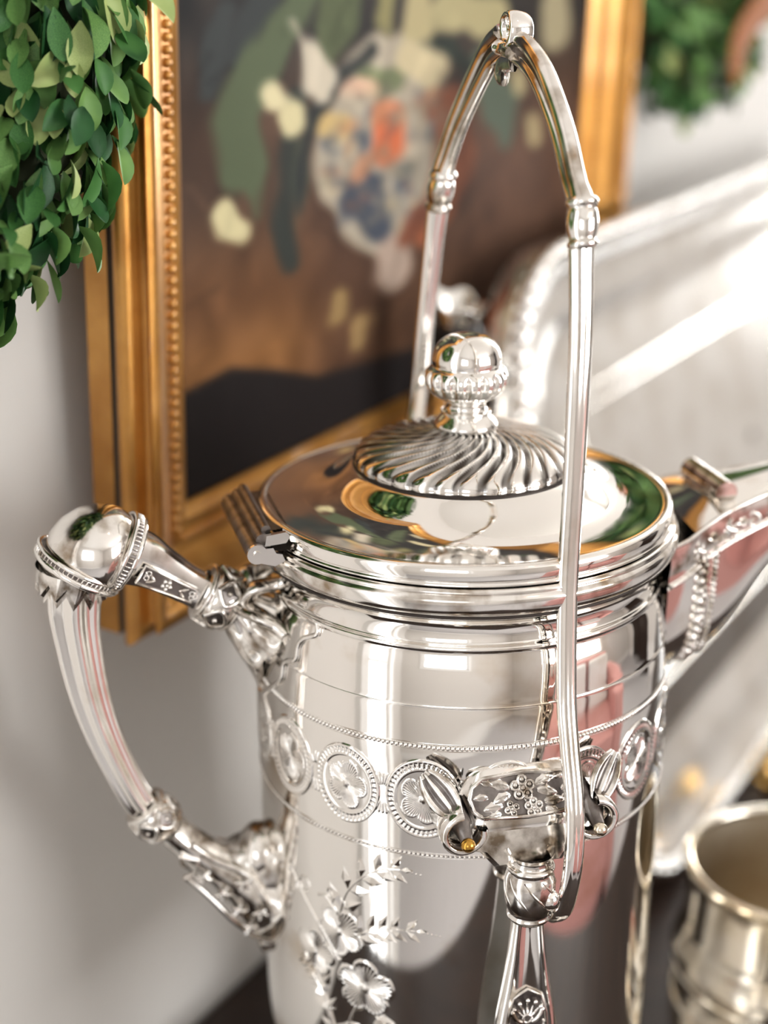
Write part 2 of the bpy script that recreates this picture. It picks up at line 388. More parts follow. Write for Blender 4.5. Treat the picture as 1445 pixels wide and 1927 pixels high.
# the picture itself: flat paint on a canvas, held as a colour per vertex
def seg_d(px, py, ax, ay, bx, by, ra, rb):
    dx, dy = bx - ax, by - ay; L = dx * dx * .25 + dy * dy + 1e-12
    t = np.clip(((px - ax) * dx * .25 + (py - ay) * dy) / L, 0, 1)
    qx, qy = px - ax - t * dx, py - ay - t * dy
    return np.sqrt(qx * qx * .25 + qy * qy) - (ra + (rb - ra) * t)
STROKES = [
((62, 66, 66),[(0.07, 0.23), (0.065, 0.213), (0.06, 0.2)],[0.004, 0.006, 0.002]),
((58, 62, 62),[(0.099, 0.233), (0.086, 0.222), (0.075, 0.212)],[0.006, 0.006, 0.003]),
((88, 98, 74),[(0.132, 0.236), (0.112, 0.221), (0.09, 0.203), (0.08, 0.188), (0.084, 0.169), (0.092, 0.149)],[0.005, 0.008, 0.008, 0.009, 0.008, 0.001]),
((50, 54, 50),[(0.121, 0.195), (0.115, 0.169), (0.113, 0.143), (0.119, 0.124)],[0.004, 0.004, 0.005, 0.003]),
((84, 88, 70),[(0.127, 0.175), (0.126, 0.159), (0.123, 0.139)],[0.002, 0.003, 0.001]),
((86, 94, 68),[(0.157, 0.238), (0.153, 0.223), (0.145, 0.207)],[0.009, 0.009, 0.003]),
((140, 134, 92),[(0.196, 0.237), (0.195, 0.224), (0.199, 0.212)],[0.004, 0.005, 0.003]),
((84, 94, 80),[(0.296, 0.198), (0.314, 0.178), (0.326, 0.156)],[0.009, 0.012, 0.004]),
((168, 158, 140),[(0.199, 0.194), (0.202, 0.167), (0.206, 0.14), (0.208, 0.122)],[0.023, 0.034, 0.024, 0.009]),
((170, 150, 135),[(0.209, 0.117), (0.211, 0.107)],[0.008, 0.01]),
((152, 88, 58),[(0.26, 0.179), (0.269, 0.155), (0.256, 0.131), (0.238, 0.117)],[0.01, 0.011, 0.01, 0.005]),
((198, 104, 66),[(0.199, 0.18), (0.201, 0.166)],[0.008, 0.009]),
((66, 72, 84),[(0.18, 0.146), (0.195, 0.129)],[0.011, 0.006]),
((84, 90, 100),[(0.215, 0.152), (0.217, 0.142)],[0.005, 0.005]),
((80, 86, 96),[(0.178, 0.173), (0.179, 0.17)],[0.004, 0.004]),
((100, 108, 116),[(0.147, 0.173), (0.155, 0.168)],[0.003, 0.002]),
((200, 172, 116),[(0.144, 0.181), (0.155, 0.177)],[0.005, 0.006]),
((196, 150, 120),[(0.179, 0.16), (0.171, 0.156)],[0.003, 0.003]),
((132, 80, 60),[(0.244, 0.186), (0.243, 0.177)],[0.004, 0.004]),
((120, 70, 50),[(0.232, 0.129), (0.221, 0.12)],[0.006, 0.004]),
((110, 118, 86),[(0.177, 0.198), (0.203, 0.195)],[0.006, 0.007]),
((205, 170, 145),[(0.161, 0.196), (0.182, 0.194)],[0.004, 0.004]),
((44, 48, 48),[(0.183, 0.209), (0.154, 0.199), (0.135, 0.185), (0.127, 0.168), (0.124, 0.146)],[0.003, 0.003, 0.003, 0.002, 0.002]),
((200, 190, 170),[(0.119, 0.224), (0.128, 0.213), (0.139, 0.2), (0.142, 0.193)],[0.001, 0.004, 0.007, 0.003]),
((42, 50, 44),[(0.225, 0.209), (0.257, 0.209), (0.288, 0.193)],[0.004, 0.004, 0.003]),
((214, 204, 164),[(0.104, 0.196), (0.106, 0.193)],[0.005, 0.006]),
((208, 198, 156),[(0.115, 0.187), (0.118, 0.183)],[0.006, 0.005]),
((212, 202, 158),[(0.071, 0.152), (0.075, 0.146)],[0.005, 0.006]),
((176, 164, 124),[(0.223, 0.23), (0.225, 0.218)],[0.007, 0.007]),
((172, 162, 122),[(0.256, 0.224), (0.302, 0.219)],[0.01, 0.01]),
((196, 182, 146),[(0.22, 0.204), (0.239, 0.198)],[0.008, 0.008]),
((164, 154, 124),[(0.381, 0.224), (0.384, 0.207)],[0.009, 0.009]),
((172, 156, 116),[(0.362, 0.164), (0.364, 0.154)],[0.004, 0.004]),
((178, 166, 126),[(0.335, 0.19), (0.338, 0.183)],[0.003, 0.003]),
((150, 124, 82),[(0.159, 0.103), (0.158, 0.093)],[0.004, 0.005]),
((148, 122, 82),[(0.179, 0.086), (0.178, 0.077)],[0.005, 0.004]),
# flowers and leaves of the upper half of the canvas
((90, 100, 76),[(0.15, 0.26), (0.10, 0.31), (0.08, 0.34)],[0.01, 0.012, 0.003]),
((84, 96, 72),[(0.23, 0.25), (0.25, 0.31), (0.23, 0.36)],[0.008, 0.012, 0.004]),
((80, 92, 74),[(0.30, 0.25), (0.35, 0.29), (0.38, 0.30)],[0.008, 0.012, 0.004]),
((206, 194, 156),[(0.19, 0.30), (0.20, 0.305)],[0.016, 0.016]),
((200, 160, 120),[(0.28, 0.33), (0.29, 0.335)],[0.015, 0.015]),
((190, 180, 150),[(0.13, 0.35), (0.14, 0.355)],[0.013, 0.013]),
]
NU, NV = 150, 170
us = np.linspace(.0385, PW - .0385, NU); vv = np.linspace(.0385, PH - .0385, NV)
GU, GV = np.meshgrid(us, vv)
def mixc(a, b, t): return a * (1 - t[..., None]) + np.array(b, float) * t[..., None]
sm = lambda x, a, b: np.clip((x - a) / (b - a), 0, 1) ** 2 * (3 - 2 * np.clip((x - a) / (b - a), 0, 1))
cc = np.zeros((NV, NU, 3)) + np.array((138, 96, 58.))
cc = mixc(cc, (104, 72, 48), sm(GV, .085, .12)); cc = mixc(cc, (78, 60, 49), sm(GV, .115, .165)); cc = mixc(cc, (48, 46, 45), sm(GV, .18, .225))
cc = mixc(cc, (70, 50, 40), .8 * sm(GU, .10, .17) * (1 - sm(GV, .14, .19)))
cc = mixc(cc, (96, 70, 56), .7 * sm(GU, .24, .33) * (1 - sm(GV, .15, .2)))
jit = sum(rng.normal(0, 1) * np.sin(GU * rng.uniform(30, 260) + rng.uniform(0, 6)) * np.sin(GV * rng.uniform(30, 260) + rng.uniform(0, 6)) for _ in range(18))
cc += jit[..., None] * np.array((2.2, 1.7, 1.3))
edge = np.interp(us, [0, .041, .074, .106, .141, .184, .226, .47], [.083, .085, .088, .080, .069, .066, .063, .060])[None, :]
tt = 1 - sm(GV - edge, -.002, .003)
cc = mixc(cc, (34, 30, 30), tt)
for c, pts, w in STROKES:
    d = np.full((NV, NU), 9.)
    if len(pts) == 1: pts = pts * 2; w = w * 2
    for i in range(len(pts) - 1): d = np.minimum(d, seg_d(GU, GV, *pts[i], *pts[i + 1], w[i], w[i + 1]))
    d = d + jit * .0004
    cc = mixc(cc, c, 1 - sm(d, -.0026, .0022))
PAL = [(120, 112, 98), (196, 186, 164), (88, 92, 100), (188, 120, 84), (150, 138, 112), (70, 74, 84), (204, 180, 140), (140, 92, 66), (110, 108, 92)]
for _ in range(110):                                            # loose dabs over the painted vase
    a = rng.uniform(0, 2 * PI); q = rng.uniform(0, 1) ** .5; x = .203 + .060 * q * math.cos(a); y = .162 + .034 * q * math.sin(a)
    d = seg_d(GU, GV, x, y, x + rng.normal(0, .008), y + rng.normal(0, .004), rng.uniform(.001, .0032), rng.uniform(.001, .0026)) + jit * .0002
    cc = mixc(cc, PAL[rng.integers(len(PAL))], .38 * (1 - sm(d, -.0018, .0016)))
for _ in range(260):                                            # streaks of the brush over leaves and ground
    x, y = rng.uniform(.03, .44), rng.uniform(.06, .37); k = rng.uniform(.86, 1.14)
    d = seg_d(GU, GV, x, y, x + rng.normal(0, .010), y - abs(rng.normal(0, .014)), .0016, .0010)
    cc = cc * (1 + (k - 1) * (1 - sm(d, -.0015, .0015)))[..., None]
shade = 1 - .34 * sm(GU, .215, .275) * sm(GU * 0 + 1, 0, 1) * (1 - sm(np.abs(GV - .16), .03, .045)) * (1 - sm(GU, .285, .29))
cc = cc * shade[..., None]
cv = MB(); cv.grid([[list(PP(u, v, .0175)) for u in us] for v in vv], flip=True)
canvas_mat = mat('oil_paint', (.1, .1, .1), .6, 0, .12)
at = nd(canvas_mat, 'ShaderNodeVertexColor', layer_name='paint'); ln(canvas_mat, at, 'Color', P(canvas_mat), 'Base Color')
bump(canvas_mat, 500, .15, .0005)
co = cv.build('canvas', canvas_mat, pt)
ca = co.data.color_attributes.new('paint', 'FLOAT_COLOR', 'POINT')
s_ = np.clip(cc.reshape(-1, 3), 0, 255) / 255
l_ = np.where(s_ <= .04045, s_ / 12.92, ((s_ + .055) / 1.055) ** 2.4)
ca.data.foreach_set('color', np.concatenate([l_, np.ones((len(l_), 1))], 1).astype(np.float32).ravel())

# ------------------------------------------------------------------ boxwood wreaths
def leaf_mesh(name, mats, L=1.0, W=.56, cup=.18, bend=.25):
    pts = []
    xs = [0, .10, .24, .42, .60, .76, .88, .96, 1.0]; ws = [.04, .15, .31, .45, .50, .45, .33, .18, .03]
    for x, w in zip(xs, ws):
        zc = -bend * x * x
        pts.append([(x * L, -w * W, zc + cup * w), (x * L, 0, zc), (x * L, w * W, zc + cup * w)])
    mb = MB(); mb.grid(pts)
    me = bpy.data.meshes.new(name); me.from_pydata(np.concatenate(mb.v).tolist(), [], mb.f); me.materials.append(mats)
    me.polygons.foreach_set('use_smooth', [True] * len(me.polygons)); return me
LEAF = [[leaf_mesh('leaf', M['leaf%d' % i], 1, w_, c_, b_) for (w_, c_, b_) in ((.50, .28, .16), (.56, .42, .30), (.46, .20, -.06))] for i in range(4)]
def wreath(cu, cz, R, label, nleaf, nkeep, keyfn, scale=.018, off=.040, minr=.030, light=0.25):
    root = thing('boxwood_wreath', label, 'wreath', RW(cu, off, cz))
    n_ = 60; ring = [RW(cu + R * math.cos(2 * PI * i / n_), off, cz + R * math.sin(2 * PI * i / n_)) for i in range(n_)]
    th = np.linspace(0, 2 * PI, 61)
    mb = MB(); mb.tube([list(RW(cu + R * math.cos(t), off, cz + R * math.sin(t))) for t in th], minr * .62, 10, ref=list(N), cap=False)
    mb.build('twig_ring', M['stem'], root)
    items = []
    for k in range(nleaf):
        t = random.uniform(0, 2 * PI); ph = random.uniform(-.35 * PI, 1.35 * PI)   # ph: 90deg = outward from wall
        rr = minr * random.uniform(.55, 1.0)
        er = U * math.cos(t) + Z * math.sin(t); et = U * -math.sin(t) + Z * math.cos(t)
        et = -et if math.cos(t) > 0 else et                          # leaves droop down both sides
        nrm = er * math.cos(ph) + N * math.sin(ph)
        p = RW(cu, off, cz) + er * R + nrm * rr
        d = (et * random.uniform(.5, 1.2) + nrm * random.uniform(.15, .85) - Z * random.uniform(0, .6) + Vector((random.gauss(0, .3), random.gauss(0, .3), random.gauss(0, .3)))).normalized()
        zz = (nrm + Vector((random.gauss(0, .35), random.gauss(0, .35), random.gauss(0, .35))))
        zz = (zz - d * zz.dot(d)).normalized(); y = zz.cross(d)
        s = scale * random.uniform(.7, 1.2)
        m = Matrix(((d.x * s, y.x * s, zz.x * s, p.x), (d.y * s, y.y * s, zz.y * s, p.y), (d.z * s, y.z * s, zz.z * s, p.z), (0, 0, 0, 1)))
        if ((p + d * s) - W0).dot(N) < .004 or (p - W0).dot(N) < .004: continue
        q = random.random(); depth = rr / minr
        mi = 3 if q < .20 * depth ** 3 else (0 if q < .72 * depth ** 2 else (1 if q < .95 * depth else 2))  # inner leaves get darker greens: shade between leaves put into the colour
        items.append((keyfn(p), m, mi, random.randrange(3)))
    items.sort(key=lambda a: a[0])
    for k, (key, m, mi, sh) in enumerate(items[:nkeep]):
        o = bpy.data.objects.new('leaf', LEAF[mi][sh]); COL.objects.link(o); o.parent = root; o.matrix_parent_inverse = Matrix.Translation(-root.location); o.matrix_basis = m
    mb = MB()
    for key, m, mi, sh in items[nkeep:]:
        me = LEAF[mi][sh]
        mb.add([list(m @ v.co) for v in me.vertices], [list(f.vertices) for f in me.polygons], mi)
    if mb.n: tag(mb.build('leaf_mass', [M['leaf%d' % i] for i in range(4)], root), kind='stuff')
    return root
CAMP = Vector(camo.location)
def key_left(p):      # leaves that show largest in the photograph come first
    v = p - CAMP; d = v.y * math.cos(rad(20)) - v.z * math.sin(rad(20)); x = v.x / d
    return d + (2 if x < -.28 else 0) + (0.4 if v.z / d > .36 else 0)
w1 = wreath(-.190, .478, .075, 'leafy boxwood wreath beside the left edge of the gilded painting', 2000, 296, key_left, .0152, .033, .028)
w2 = wreath(.485, .500, .080, 'blurred boxwood wreath on the wall past the right side of the painting', 760, 200, lambda p: (p - RW(.47, .3, .36)).length, .018)
rb = thing('ribbon', 'loose copper brown ribbon tail hanging over the edge of the blurred far wreath', 'ribbon', RW(.64, .03, .43))
for (pts, w) in (([(0.567, .085, 0.468), (0.503, .085, 0.460), (0.465, .085, 0.446), (0.445, .085, 0.433), (0.455, .085, 0.418)], .013), ([(.600, .055, .505), (.66, .05, .500), (.70, .04, .480), (.72, .035, .450)], .014)):
    path = [list(RW(*p)) for p in pts]; path = smooth_path(path, 6)
    MB().tube(path, w, 10, rb=.0012, ref=list(U)).build('ribbon_tail', M['ribbon'], rb)

# ------------------------------------------------------------------ the silver tray leaning on the wall
TB = RW(0, .148, .004); TT = RW(0, .052, .336); TV = (TT - TB).normalized(); TN = U.cross(TV) * -1
TN = TN if TN.dot(N) > 0 else -TN
TRU0, TRU1, TRH, TRC = .139, .86, .352, .088
def TP(u, v, d): return TB + U * u + TV * v + TN * d
def round_rect(a0, a1, b0, b1, r, n=10):
    out = []
    rb = r * .85
    for (cx, cy, s, r) in ((a1 - rb, b0 + rb, -90, rb), (a1 - r, b1 - r, 0, r), (a0 + r, b1 - r, 90, r), (a0 + rb, b0 + rb, 180, rb)):
        for i in range(n + 1):
            t = rad(s + 90 * i / n); out.append((cx + r * math.cos(t), cy + r * math.sin(t)))
    return out
ty = thing('serving_tray', 'large silver serving tray with raised rim leaning on the wall', 'tray', TB + U * .5)
rows = []
for ins, d in ((.0, .0), (.0005, .012), (.004, .0165), (.010, .0165), (.014, .013), (.018, .010), (.030, .0085), (.044, .0035), (.050, .001), (.058, .0)):
    rows.append([list(TP(a, b, d)) for a, b in round_rect(TRU0 + ins, TRU1 - ins, ins, TRH - ins, TRC - ins * .7)])
MB().grid(rows, closev=True, flip=False).build('rim', M['satin'], ty)
inner = round_rect(TRU0 + .056, TRU1 - .056, .056, TRH - .056, TRC - .056 * .7)
c_ = ((TRU0 + TRU1) / 2, TRH / 2); rows = []
for f in (1.0, .85, .6, .3, .02): rows.append([list(TP(c_[0] + (a - c_[0]) * f, c_[1] + (b - c_[1]) * f, .0005)) for a, b in inner])
MB().grid(rows, closev=True).build('tray_floor', M['satin'], ty)
MB().grid([[list(TP(a, b, -.002)) for a, b in round_rect(TRU0, TRU1, 0, TRH, TRC)], [list(TP(c_[0] + (a - c_[0]) * .01, c_[1] + (b - c_[1]) * .01, -.002)) for a, b in round_rect(TRU0, TRU1, 0, TRH, TRC)]], closev=True).build('underside', M['satin'], ty)
mb = MB(); rr = round_rect(TRU0 + .004, TRU1 - .004, .004, TRH - .004, TRC - .003, 14)
rr = np.array(rr + rr[:1]); seg = np.r_[0, np.cumsum(np.linalg.norm(np.diff(rr, axis=0), axis=1))]
for s in np.arange(0, seg[-1], .011):
    a = np.interp(s, seg, rr[:, 0]); b = np.interp(s, seg, rr[:, 1]); mb.ball(TP(a, b, .0165), .0050, 8, 6)
tag(mb.build('gadroon_edge', M['satin'], ty), kind='stuff')
ring_ = round_rect(TRU0 + .085, TRU1 - .085, .085, TRH - .085, TRC - .07)
for off_, h_ in ((0, .0012), (.010, .0008)):
    rg = round_rect(TRU0 + .085 + off_, TRU1 - .085 - off_, .085 + off_, TRH - .085 - off_, max(TRC - .07 - off_, .012))
    MB().tube([list(TP(a, b, .0012)) for a, b in rg + rg[:1]], .0012, 6, ref=list(TN), cap=False).build('chased_line', M['satin'], ty)
# gilt foot bar under the tray's front edge
es = thing('plate_easel', 'small gold coloured easel foot curling out beneath the leaning tray', 'easel', RW(.44, .18, 0))
for u in (.338, .74):
    pth = smooth_path([list(RW(u, .176, .0075)), list(RW(u, .188, .0075)), list(RW(u + .002, .200, .013)), list(RW(u + .003, .206, .025)), list(RW(u + .003, .196, .031))], 6)
    MB().tube(pth, .0058, 10).build('foot', M['brass'], es)
MB().tube([list(RW(.330, .176, .0075)), list(RW(.76, .176, .0075))], .0058, 10).build('crossbar', M['brass'], es)

# ------------------------------------------------------------------ slender vase behind the pitcher
VX = RW(.112, .066, 0)
vz = thing('bud_vase', 'slender silver bud vase with a black collar standing behind the pitcher', 'vase', VX)
vp = [(0, .001), (.030, .001), (.031, .006), (.026, .012), (.012, .022), (.010, .034), (.018, .06), (.024, .10), (.020, .15), (.011, .20), (.0085, .245), (.0085, .275), (.0105, .295), (.0115, .306)]
MB().lathe(vp, 40, c=VX).build('body', M['silver'], vz)
MB().lathe(spline_prof([(.0105, .3050), (.0122, .3060), (.0128, .3090), (.0127, .3170), (.0124, .3215), (.0112, .3245), (.0095, .3255)], 3), 40, c=VX).build('black_collar', M['ebony'], vz)
def vm(th, i, r, z):
    k = min(1, max(0, (z - .326)) / .012)
    return r * (1 + .10 * k * np.cos(5 * th)), z + .004 * k * (np.cos(th - 2.4) + .4 * np.cos(5 * th))
MB().lathe([(.0092, .3250), (.0098, .3275), (.0108, .3310), (.0122, .3350), (.0134, .3375), (.0128, .3372), (.0112, .3345), (.0098, .3300), (.006, .32), (0, .318)], 48, mod=vm, c=VX).build('lip', M['satin'], vz)

# ------------------------------------------------------------------ silver cup
CU = Vector((.1525, .066, 0))
cp = thing('beaker', 'silver beaker with rolled rim standing on the dark wood right of the pitcher', 'cup', CU)
out = [(0, .001), (.040, .001), (.044, .003), (.0455, .008), (.0455, .014), (.0475, .020), (.0505, .026), (.0512, .034), (.0500, .041), (.0492, .0425), (.0500, .0445), (.0500, .047), (.0486, .049), (.0486, .058), (.0512, .062), (.0524, .067), (.0512, .072), (.0484, .077), (.0470, .084), (.0468, .100), (.0466, .108), (.0470, .1095)]
MB().lathe([(r * .975, z) for r, z in out], 96, c=CU).build('body', M['warm_silver'], cp, sharp=50)
lip = [(.0459 + .0024 * math.cos(a), .1118 + .0028 * math.sin(a)) for a in np.linspace(-PI / 2 - .2, PI + .9, 14)]
MB().lathe(lip, 96, c=CU).build('rolled_rim', M['warm_silver'], cp)
MB().lathe([(.0440, .1118), (.0436, .100), (.0432, .05), (.0415, .014), (.036, .008), (0, .007)], 96, c=CU).build('interior', M['cup_inside'], cp)
mb = MB()
for z in (.0435, .060): mb.lathe([(.0488 + .0012 * math.cos(a), z + .0012 * math.sin(a)) for a in np.linspace(0, 2 * PI, 9)], 96, c=CU)
mb.build('band', M['warm_silver'], cp)

# ------------------------------------------------------------------ tilting pitcher
AZ = rad(15)
PX = Vector((math.cos(AZ), math.sin(AZ), 0))                 # towards the spout
PF = Vector((math.sin(AZ), -math.cos(AZ), 0))                # towards the front trunnion
def HP(h, z, s=0.0): return list(-PX * h + Z * z + PF * s)   # handle plane: h outwards, s towards the viewer's side
def SP(x, z, s=0.0): return list(PX * x + Z * z + PF * s)    # spout plane
def CY(az, z, h=0.0, r=.0751):                               # on the cylinder; azimuth in degrees from straight ahead
    a = rad(az); q = r + h; return [q * math.sin(a), -q * math.cos(a), z]
pi_ = thing('tilting_pitcher', 'tall polished silver lidded pitcher with engraved flowers hung in a silver stand', 'pitcher', (0, 0, .075))
S = M['silver']
body = [(0, .0755), (.062, .075), (.070, .079), (.0738, .088), (.0748, .105), (.0750, .14), (.0752, .17), (.0752, .2059), (.0751, .225), (.0750, .2400), (.0747, .2468), (.0741, .2560), (.0737, .2602), (.0739, .2607), (.0736, .2612),
        (.0733, .2640), (.0727, .2690), (.0718, .2740), (.0706, .2782), (.0708, .2792), (.0710, .2800), (.0706, .2808), (.0693, .2816), (.0687, .2840), (.0688, .2866), (.0697, .2888), (.0712, .2904), (.0728, .2914), (.0733, .2920)]
bodyo = MB().lathe(spline_prof(body, 5), 220).build('body', S, pi_)
MB().lathe([(.0731, .2917), (.0737, .2920), (.0737, .2926), (.0731, .2929)], 160).build('tarnished_seam', M['oxide_line'], pi_)
col = [(.0730, .2928), (.0738, .2930), (.0750, .2940), (.0758, .2955), (.0761, .2975), (.0760, .2992), (.0752, .3002), (.0748, .3006), (.0751, .3012), (.0748, .3020), (.0738, .3025), (.0700, .3028)]
MB().lathe(spline_prof(col, 4), 220).build('collar', M['silver_worn'], pi_)
# lid
lidp = [(.0700, .3030), (.0734, .3030), (.0737, .3036), (.0732, .3042), (.0735, .3052), (.0736, .3072), (.0732, .3088), (.0722, .3096), (.0712, .3098), (.0704, .3095), (0.0690, 0.30940), (0.0640, 0.30957), (0.0590, 0.31010), (0.0560, 0.31066), (0.0530, 0.31152), (0.0500, 0.31279), (0.0475, 0.31423), (0.0450, 0.31605), (0.0415, 0.31899), (.0403, .3199), (.0395, .3203), (.038, .3206)]
lid = MB().lathe(spline_prof(lidp, 5), 220).build('lid', S, pi_)
# gadrooned dome: swirling lobes with tarnished furrows
NG = 30
def gad(th, i, r, z):
    f = (r - .0104) / (.0385 - .0104); f = min(max(f, 0), 1)
    ph = (th + 0.95 * (1 - f) ** 1.3 * -1) * NG / (2 * PI)
    w = np.abs(((ph % 1) - .5) * 2)                       # 0 on the crown, 1 in the furrow
    amp = .0022 * math.sin(PI * min(f * .93 + .07, 1)) ** .5 * (1 if z > .3222 else 0.5)
    return r * (1 + .012 * (1 - w ** 2.2) * (f > .5)), z - amp * w ** 2.6
dome = [(.0380, .3203), (.0388, .3208), (.0391, .3220), (.0389, .3232), (.0382, .3246), (.0370, .3259), (.0350, .3272), (.0322, .3284), (.0290, .3294), (.0255, .3303), (.0215, .3312), (.0175, .3320), (.0140, .3327), (.0110, .3333), (.0098, .3335)]
dp = spline_prof(dome, 4); ND = 900
gm = mat('gadroon_silver', (.92, .89, .85), .09, 1.0)
ga = nd(gm, 'ShaderNodeVertexColor', layer_name='tarnish'); gx = nd(gm, 'ShaderNodeMix', data_type='RGBA')
gx.inputs[6].default_value = (.92, .89, .85, 1); gx.inputs[7].default_value = (.060, .048, .040, 1)
ln(gm, ga, 'Color', gx, 0); m_out = gx.outputs[2]; gm.node_tree.links.new(m_out, P(gm).inputs['Base Color'])
gr_ = nd(gm, 'ShaderNodeMapRange'); gr_.inputs[3].default_value = .08; gr_.inputs[4].default_value = .38; ln(gm, ga, 'Color', gr_, 0); ln(gm, gr_, 0, P(gm), 'Roughness')
do = MB().lathe(dp, ND, mod=gad).build('gadroon_dome', gm, lid)
tv = []
for (r, z) in dp:
    f = min(max((r - .0104) / .0281, 0), 1); th = np.linspace(0, 2 * PI, ND, endpoint=False)
    u_ = ((th - .95 * (1 - f) ** 1.3) * NG / (2 * PI)) % 1; w = np.abs(u_ - .5) * 2; side = np.where(u_ > .5, .10, 0)
    e0 = .10 + .42 * f - side * 1.6
    t_ = np.clip((w - e0) / .24, 0, 1) * (1 if z > .3226 else .3)
    t_ = t_ * np.clip(.75 + .35 * np.sin(th * 37 + r * 900) * np.sin(th * 11 + 1), 0, 1)
    tv.append(np.stack([t_, t_, t_, np.ones(ND)], 1))
do.data.color_attributes.new('tarnish', 'FLOAT_COLOR', 'POINT').data.foreach_set('color', np.concatenate(tv).astype(np.float32).ravel())
MB().lathe([(.0388, .3200), (.0398, .3203), (.0399, .3208), (.0390, .3210)], 160).build('tarnished_seam', M['oxide_line'], lid)
# knob
kp = [(.0098, .3328), (.0108, .3332), (.0112, .3342), (.0111, .3352), (.0103, .3364), (.0092, .3376), (.0084, .3384), (.0082, .3388), (.0088, .3391), (.0087, .3397), (.0078, .3400), (.0070, .3410), (.0070, .3424), (.0076, .3430), (.0080, .3436), (.0074, .3440)]
knob = MB().lathe(spline_prof(kp, 4), 96).build('knob', M['silver_worn'], lid)
bulb = [(.0070, .3438), (.0098, .3445), (.0124, .3462), (.0140, .3485), (.0146, .3508), (.0144, .3528), (.0136, .3544), (.0126, .3552), (.0121, .3556), (.0119, .3562), (.0121, .3574), (.0119, .3594), (.0110, .3619), (.0092, .3642), (.0066, .3659), (.0034, .3668), (.0001, .3670)]
def kg(th, i, r, z):
    k = max(0, min(1, (z - .3440) / .004)) * max(0, min(1, (.3550 - z) / .0022)) if z < .3552 else 0
    w = np.abs(np.sin(th * 16 / 2)); w2 = np.abs(np.cos(th * 4))
    top = (z > .3570) * .010
    return r * (1 - .12 * k * (1 - w) ** 1.5 - top * (1 - w2)), np.full_like(th, z)
bp = spline_prof(bulb, 4)
MB().lathe(bp, 256, mod=kg).build('bulb', S, lid)
# hinge across the back of the handle side
def tang(p, s): return list(Vector(p) + PF * s)
hy = [(.0800, .3045)]
mb = MB()
for (h, z, r_, l) in ((.0800, .3035, .0034, .026), (.0776, .3072, .0022, .024), (.0760, .3100, .0016, .022)):
    mb.tube([HP(h, z, -l), HP(h, z, l)], r_, 16, ref=(0, 0, 1))
mb.add([HP(.068, .3095, -.020), HP(.068, .3095, .020), HP(.0785, .3085, .020), HP(.0785, .3085, -.020)], [(0, 1, 2, 3)])
hinge = mb.build('hinge', M['oxide'], pi_, sharp=40)
mb = MB(); mb.tube([HP(.0800, .3035, .026), HP(.0800, .3035, .0272)], .0034, 20, ref=(0, 0, 1)); mb.tube([HP(.0800, .3035, .0272), HP(.0800, .3035, .0279)], .0013, 12, ref=(0, 0, 1))
pl = [(.0805, .3005), (.0740, .2985), (.0705, .3000), (.0715, .3025), (.0735, .3030), (.0745, .3050), (.0780, .3050)]
mb.prism(pl, lambda a, b, d: HP(a, b, .0245 + d), 0, .0018); mb.build('pin', M['silver'], hinge, sharp=35)
MB().prism([(.0772, .3056), (.0700, .3062), (.0685, .3085), (.0700, .3100), (.0765, .3092)], lambda a, b, d: HP(a, b, .0240 + d), 0, .0018).build('leaf_plate', M['silver'], hinge, sharp=35)
MB().prism([(.0735, .3030), (.0680, .3022), (.0660, .3050), (.0690, .3062), (.0755, .3054)], lambda a, b, d: HP(a, b, .0225 + d), 0, .0010).build('dark_gap', M['oxide_line'], hinge)
# beaded bands
def bead_band(name, z, r, b, n, zb, line=True):
    mb = MB()
    for k in range(n):
        a = 2 * PI * k / n; mb.ball((r * math.sin(a), -r * math.cos(a), z), (b, b, b * zb), 7, 5, rot=[[math.cos(a), -math.sin(a), 0], [math.sin(a), math.cos(a), 0], [0, 0, 1]])
    o = mb.build(name, S, pi_); tag(o, kind='stuff')
    if line:
        for dz in (b * zb + .0003, -b * zb - .0003):
            MB().lathe([(r - .0006, z + dz - .0005), (r + .0003, z + dz), (r - .0006, z + dz + .0005)], 200).build('fillet', M['silver_worn'], pi_)
        MB().lathe([(r - .0001, z - b * zb), (r + .0001, z), (r - .0001, z + b * zb)], 200).build('bead_bed', M['oxide'], pi_)
bead_band('bead_band', .2466, .0747, .00078, 300, 1.15)
bead_band('bead_band', .2062, .0752, .00060, 300, .9)
# medallions chased round the shoulder
def relief(nr, nt, a, b, hfun, azc=0., zc=0., tilt=0.):
    rows = []
    for i in range(nr + 1):
        rho = i / nr; row = []
        for j in range(nt):
            t = 2 * PI * j / nt; x = a * rho * math.cos(t); y = b * rho * math.sin(t)
            if tilt: x, y = x * math.cos(tilt) - y * math.sin(tilt), x * math.sin(tilt) + y * math.cos(tilt)
            row.append(CY(azc + math.degrees(x / .0751), zc + y, hfun(rho, t)))
        rows.append(row)
    return MB().grid(rows, closev=True, flip=True)
def ss(x, a, b):
    t = min(max((x - a) / (b - a), 0), 1); return t * t * (3 - 2 * t)
def med_h(r, t):
    if r > .995: return -.0003
    if r > .92: return .0007 * math.sin(PI * min((1 - r) / .08 * .5 + .5, 1)) if r > .96 else .0007
    if r > .78: return .0002 + .00045 * (.5 + .5 * math.cos(44 * t)) * math.sin(PI * (r - .78) / .14)
    if r > .70: return .0002 + .00050 * math.sin(PI * (r - .70) / .08)
    return .0002
ME_OUT = relief(30, 264, .0131, .0150, med_h)
def flower_h(np_, gro, deep):
    def f(r, t):
        env = .66 + .34 * abs(math.cos(np_ * t / 2)) ** .6
        q = r / env
        if q >= 1: return 0.0
        rim = math.exp(-((q - .90) / .09) ** 2)
        return .0002 + deep * (.45 * q + .65 * rim) * (1 - ss(q, .96, 1)) + .00016 * math.cos(gro * t) * ss(q, .12, .3) * (1 - ss(q, .75, .92)) + (.0006 * math.exp(-(q / .10) ** 2))
    return f
first = None
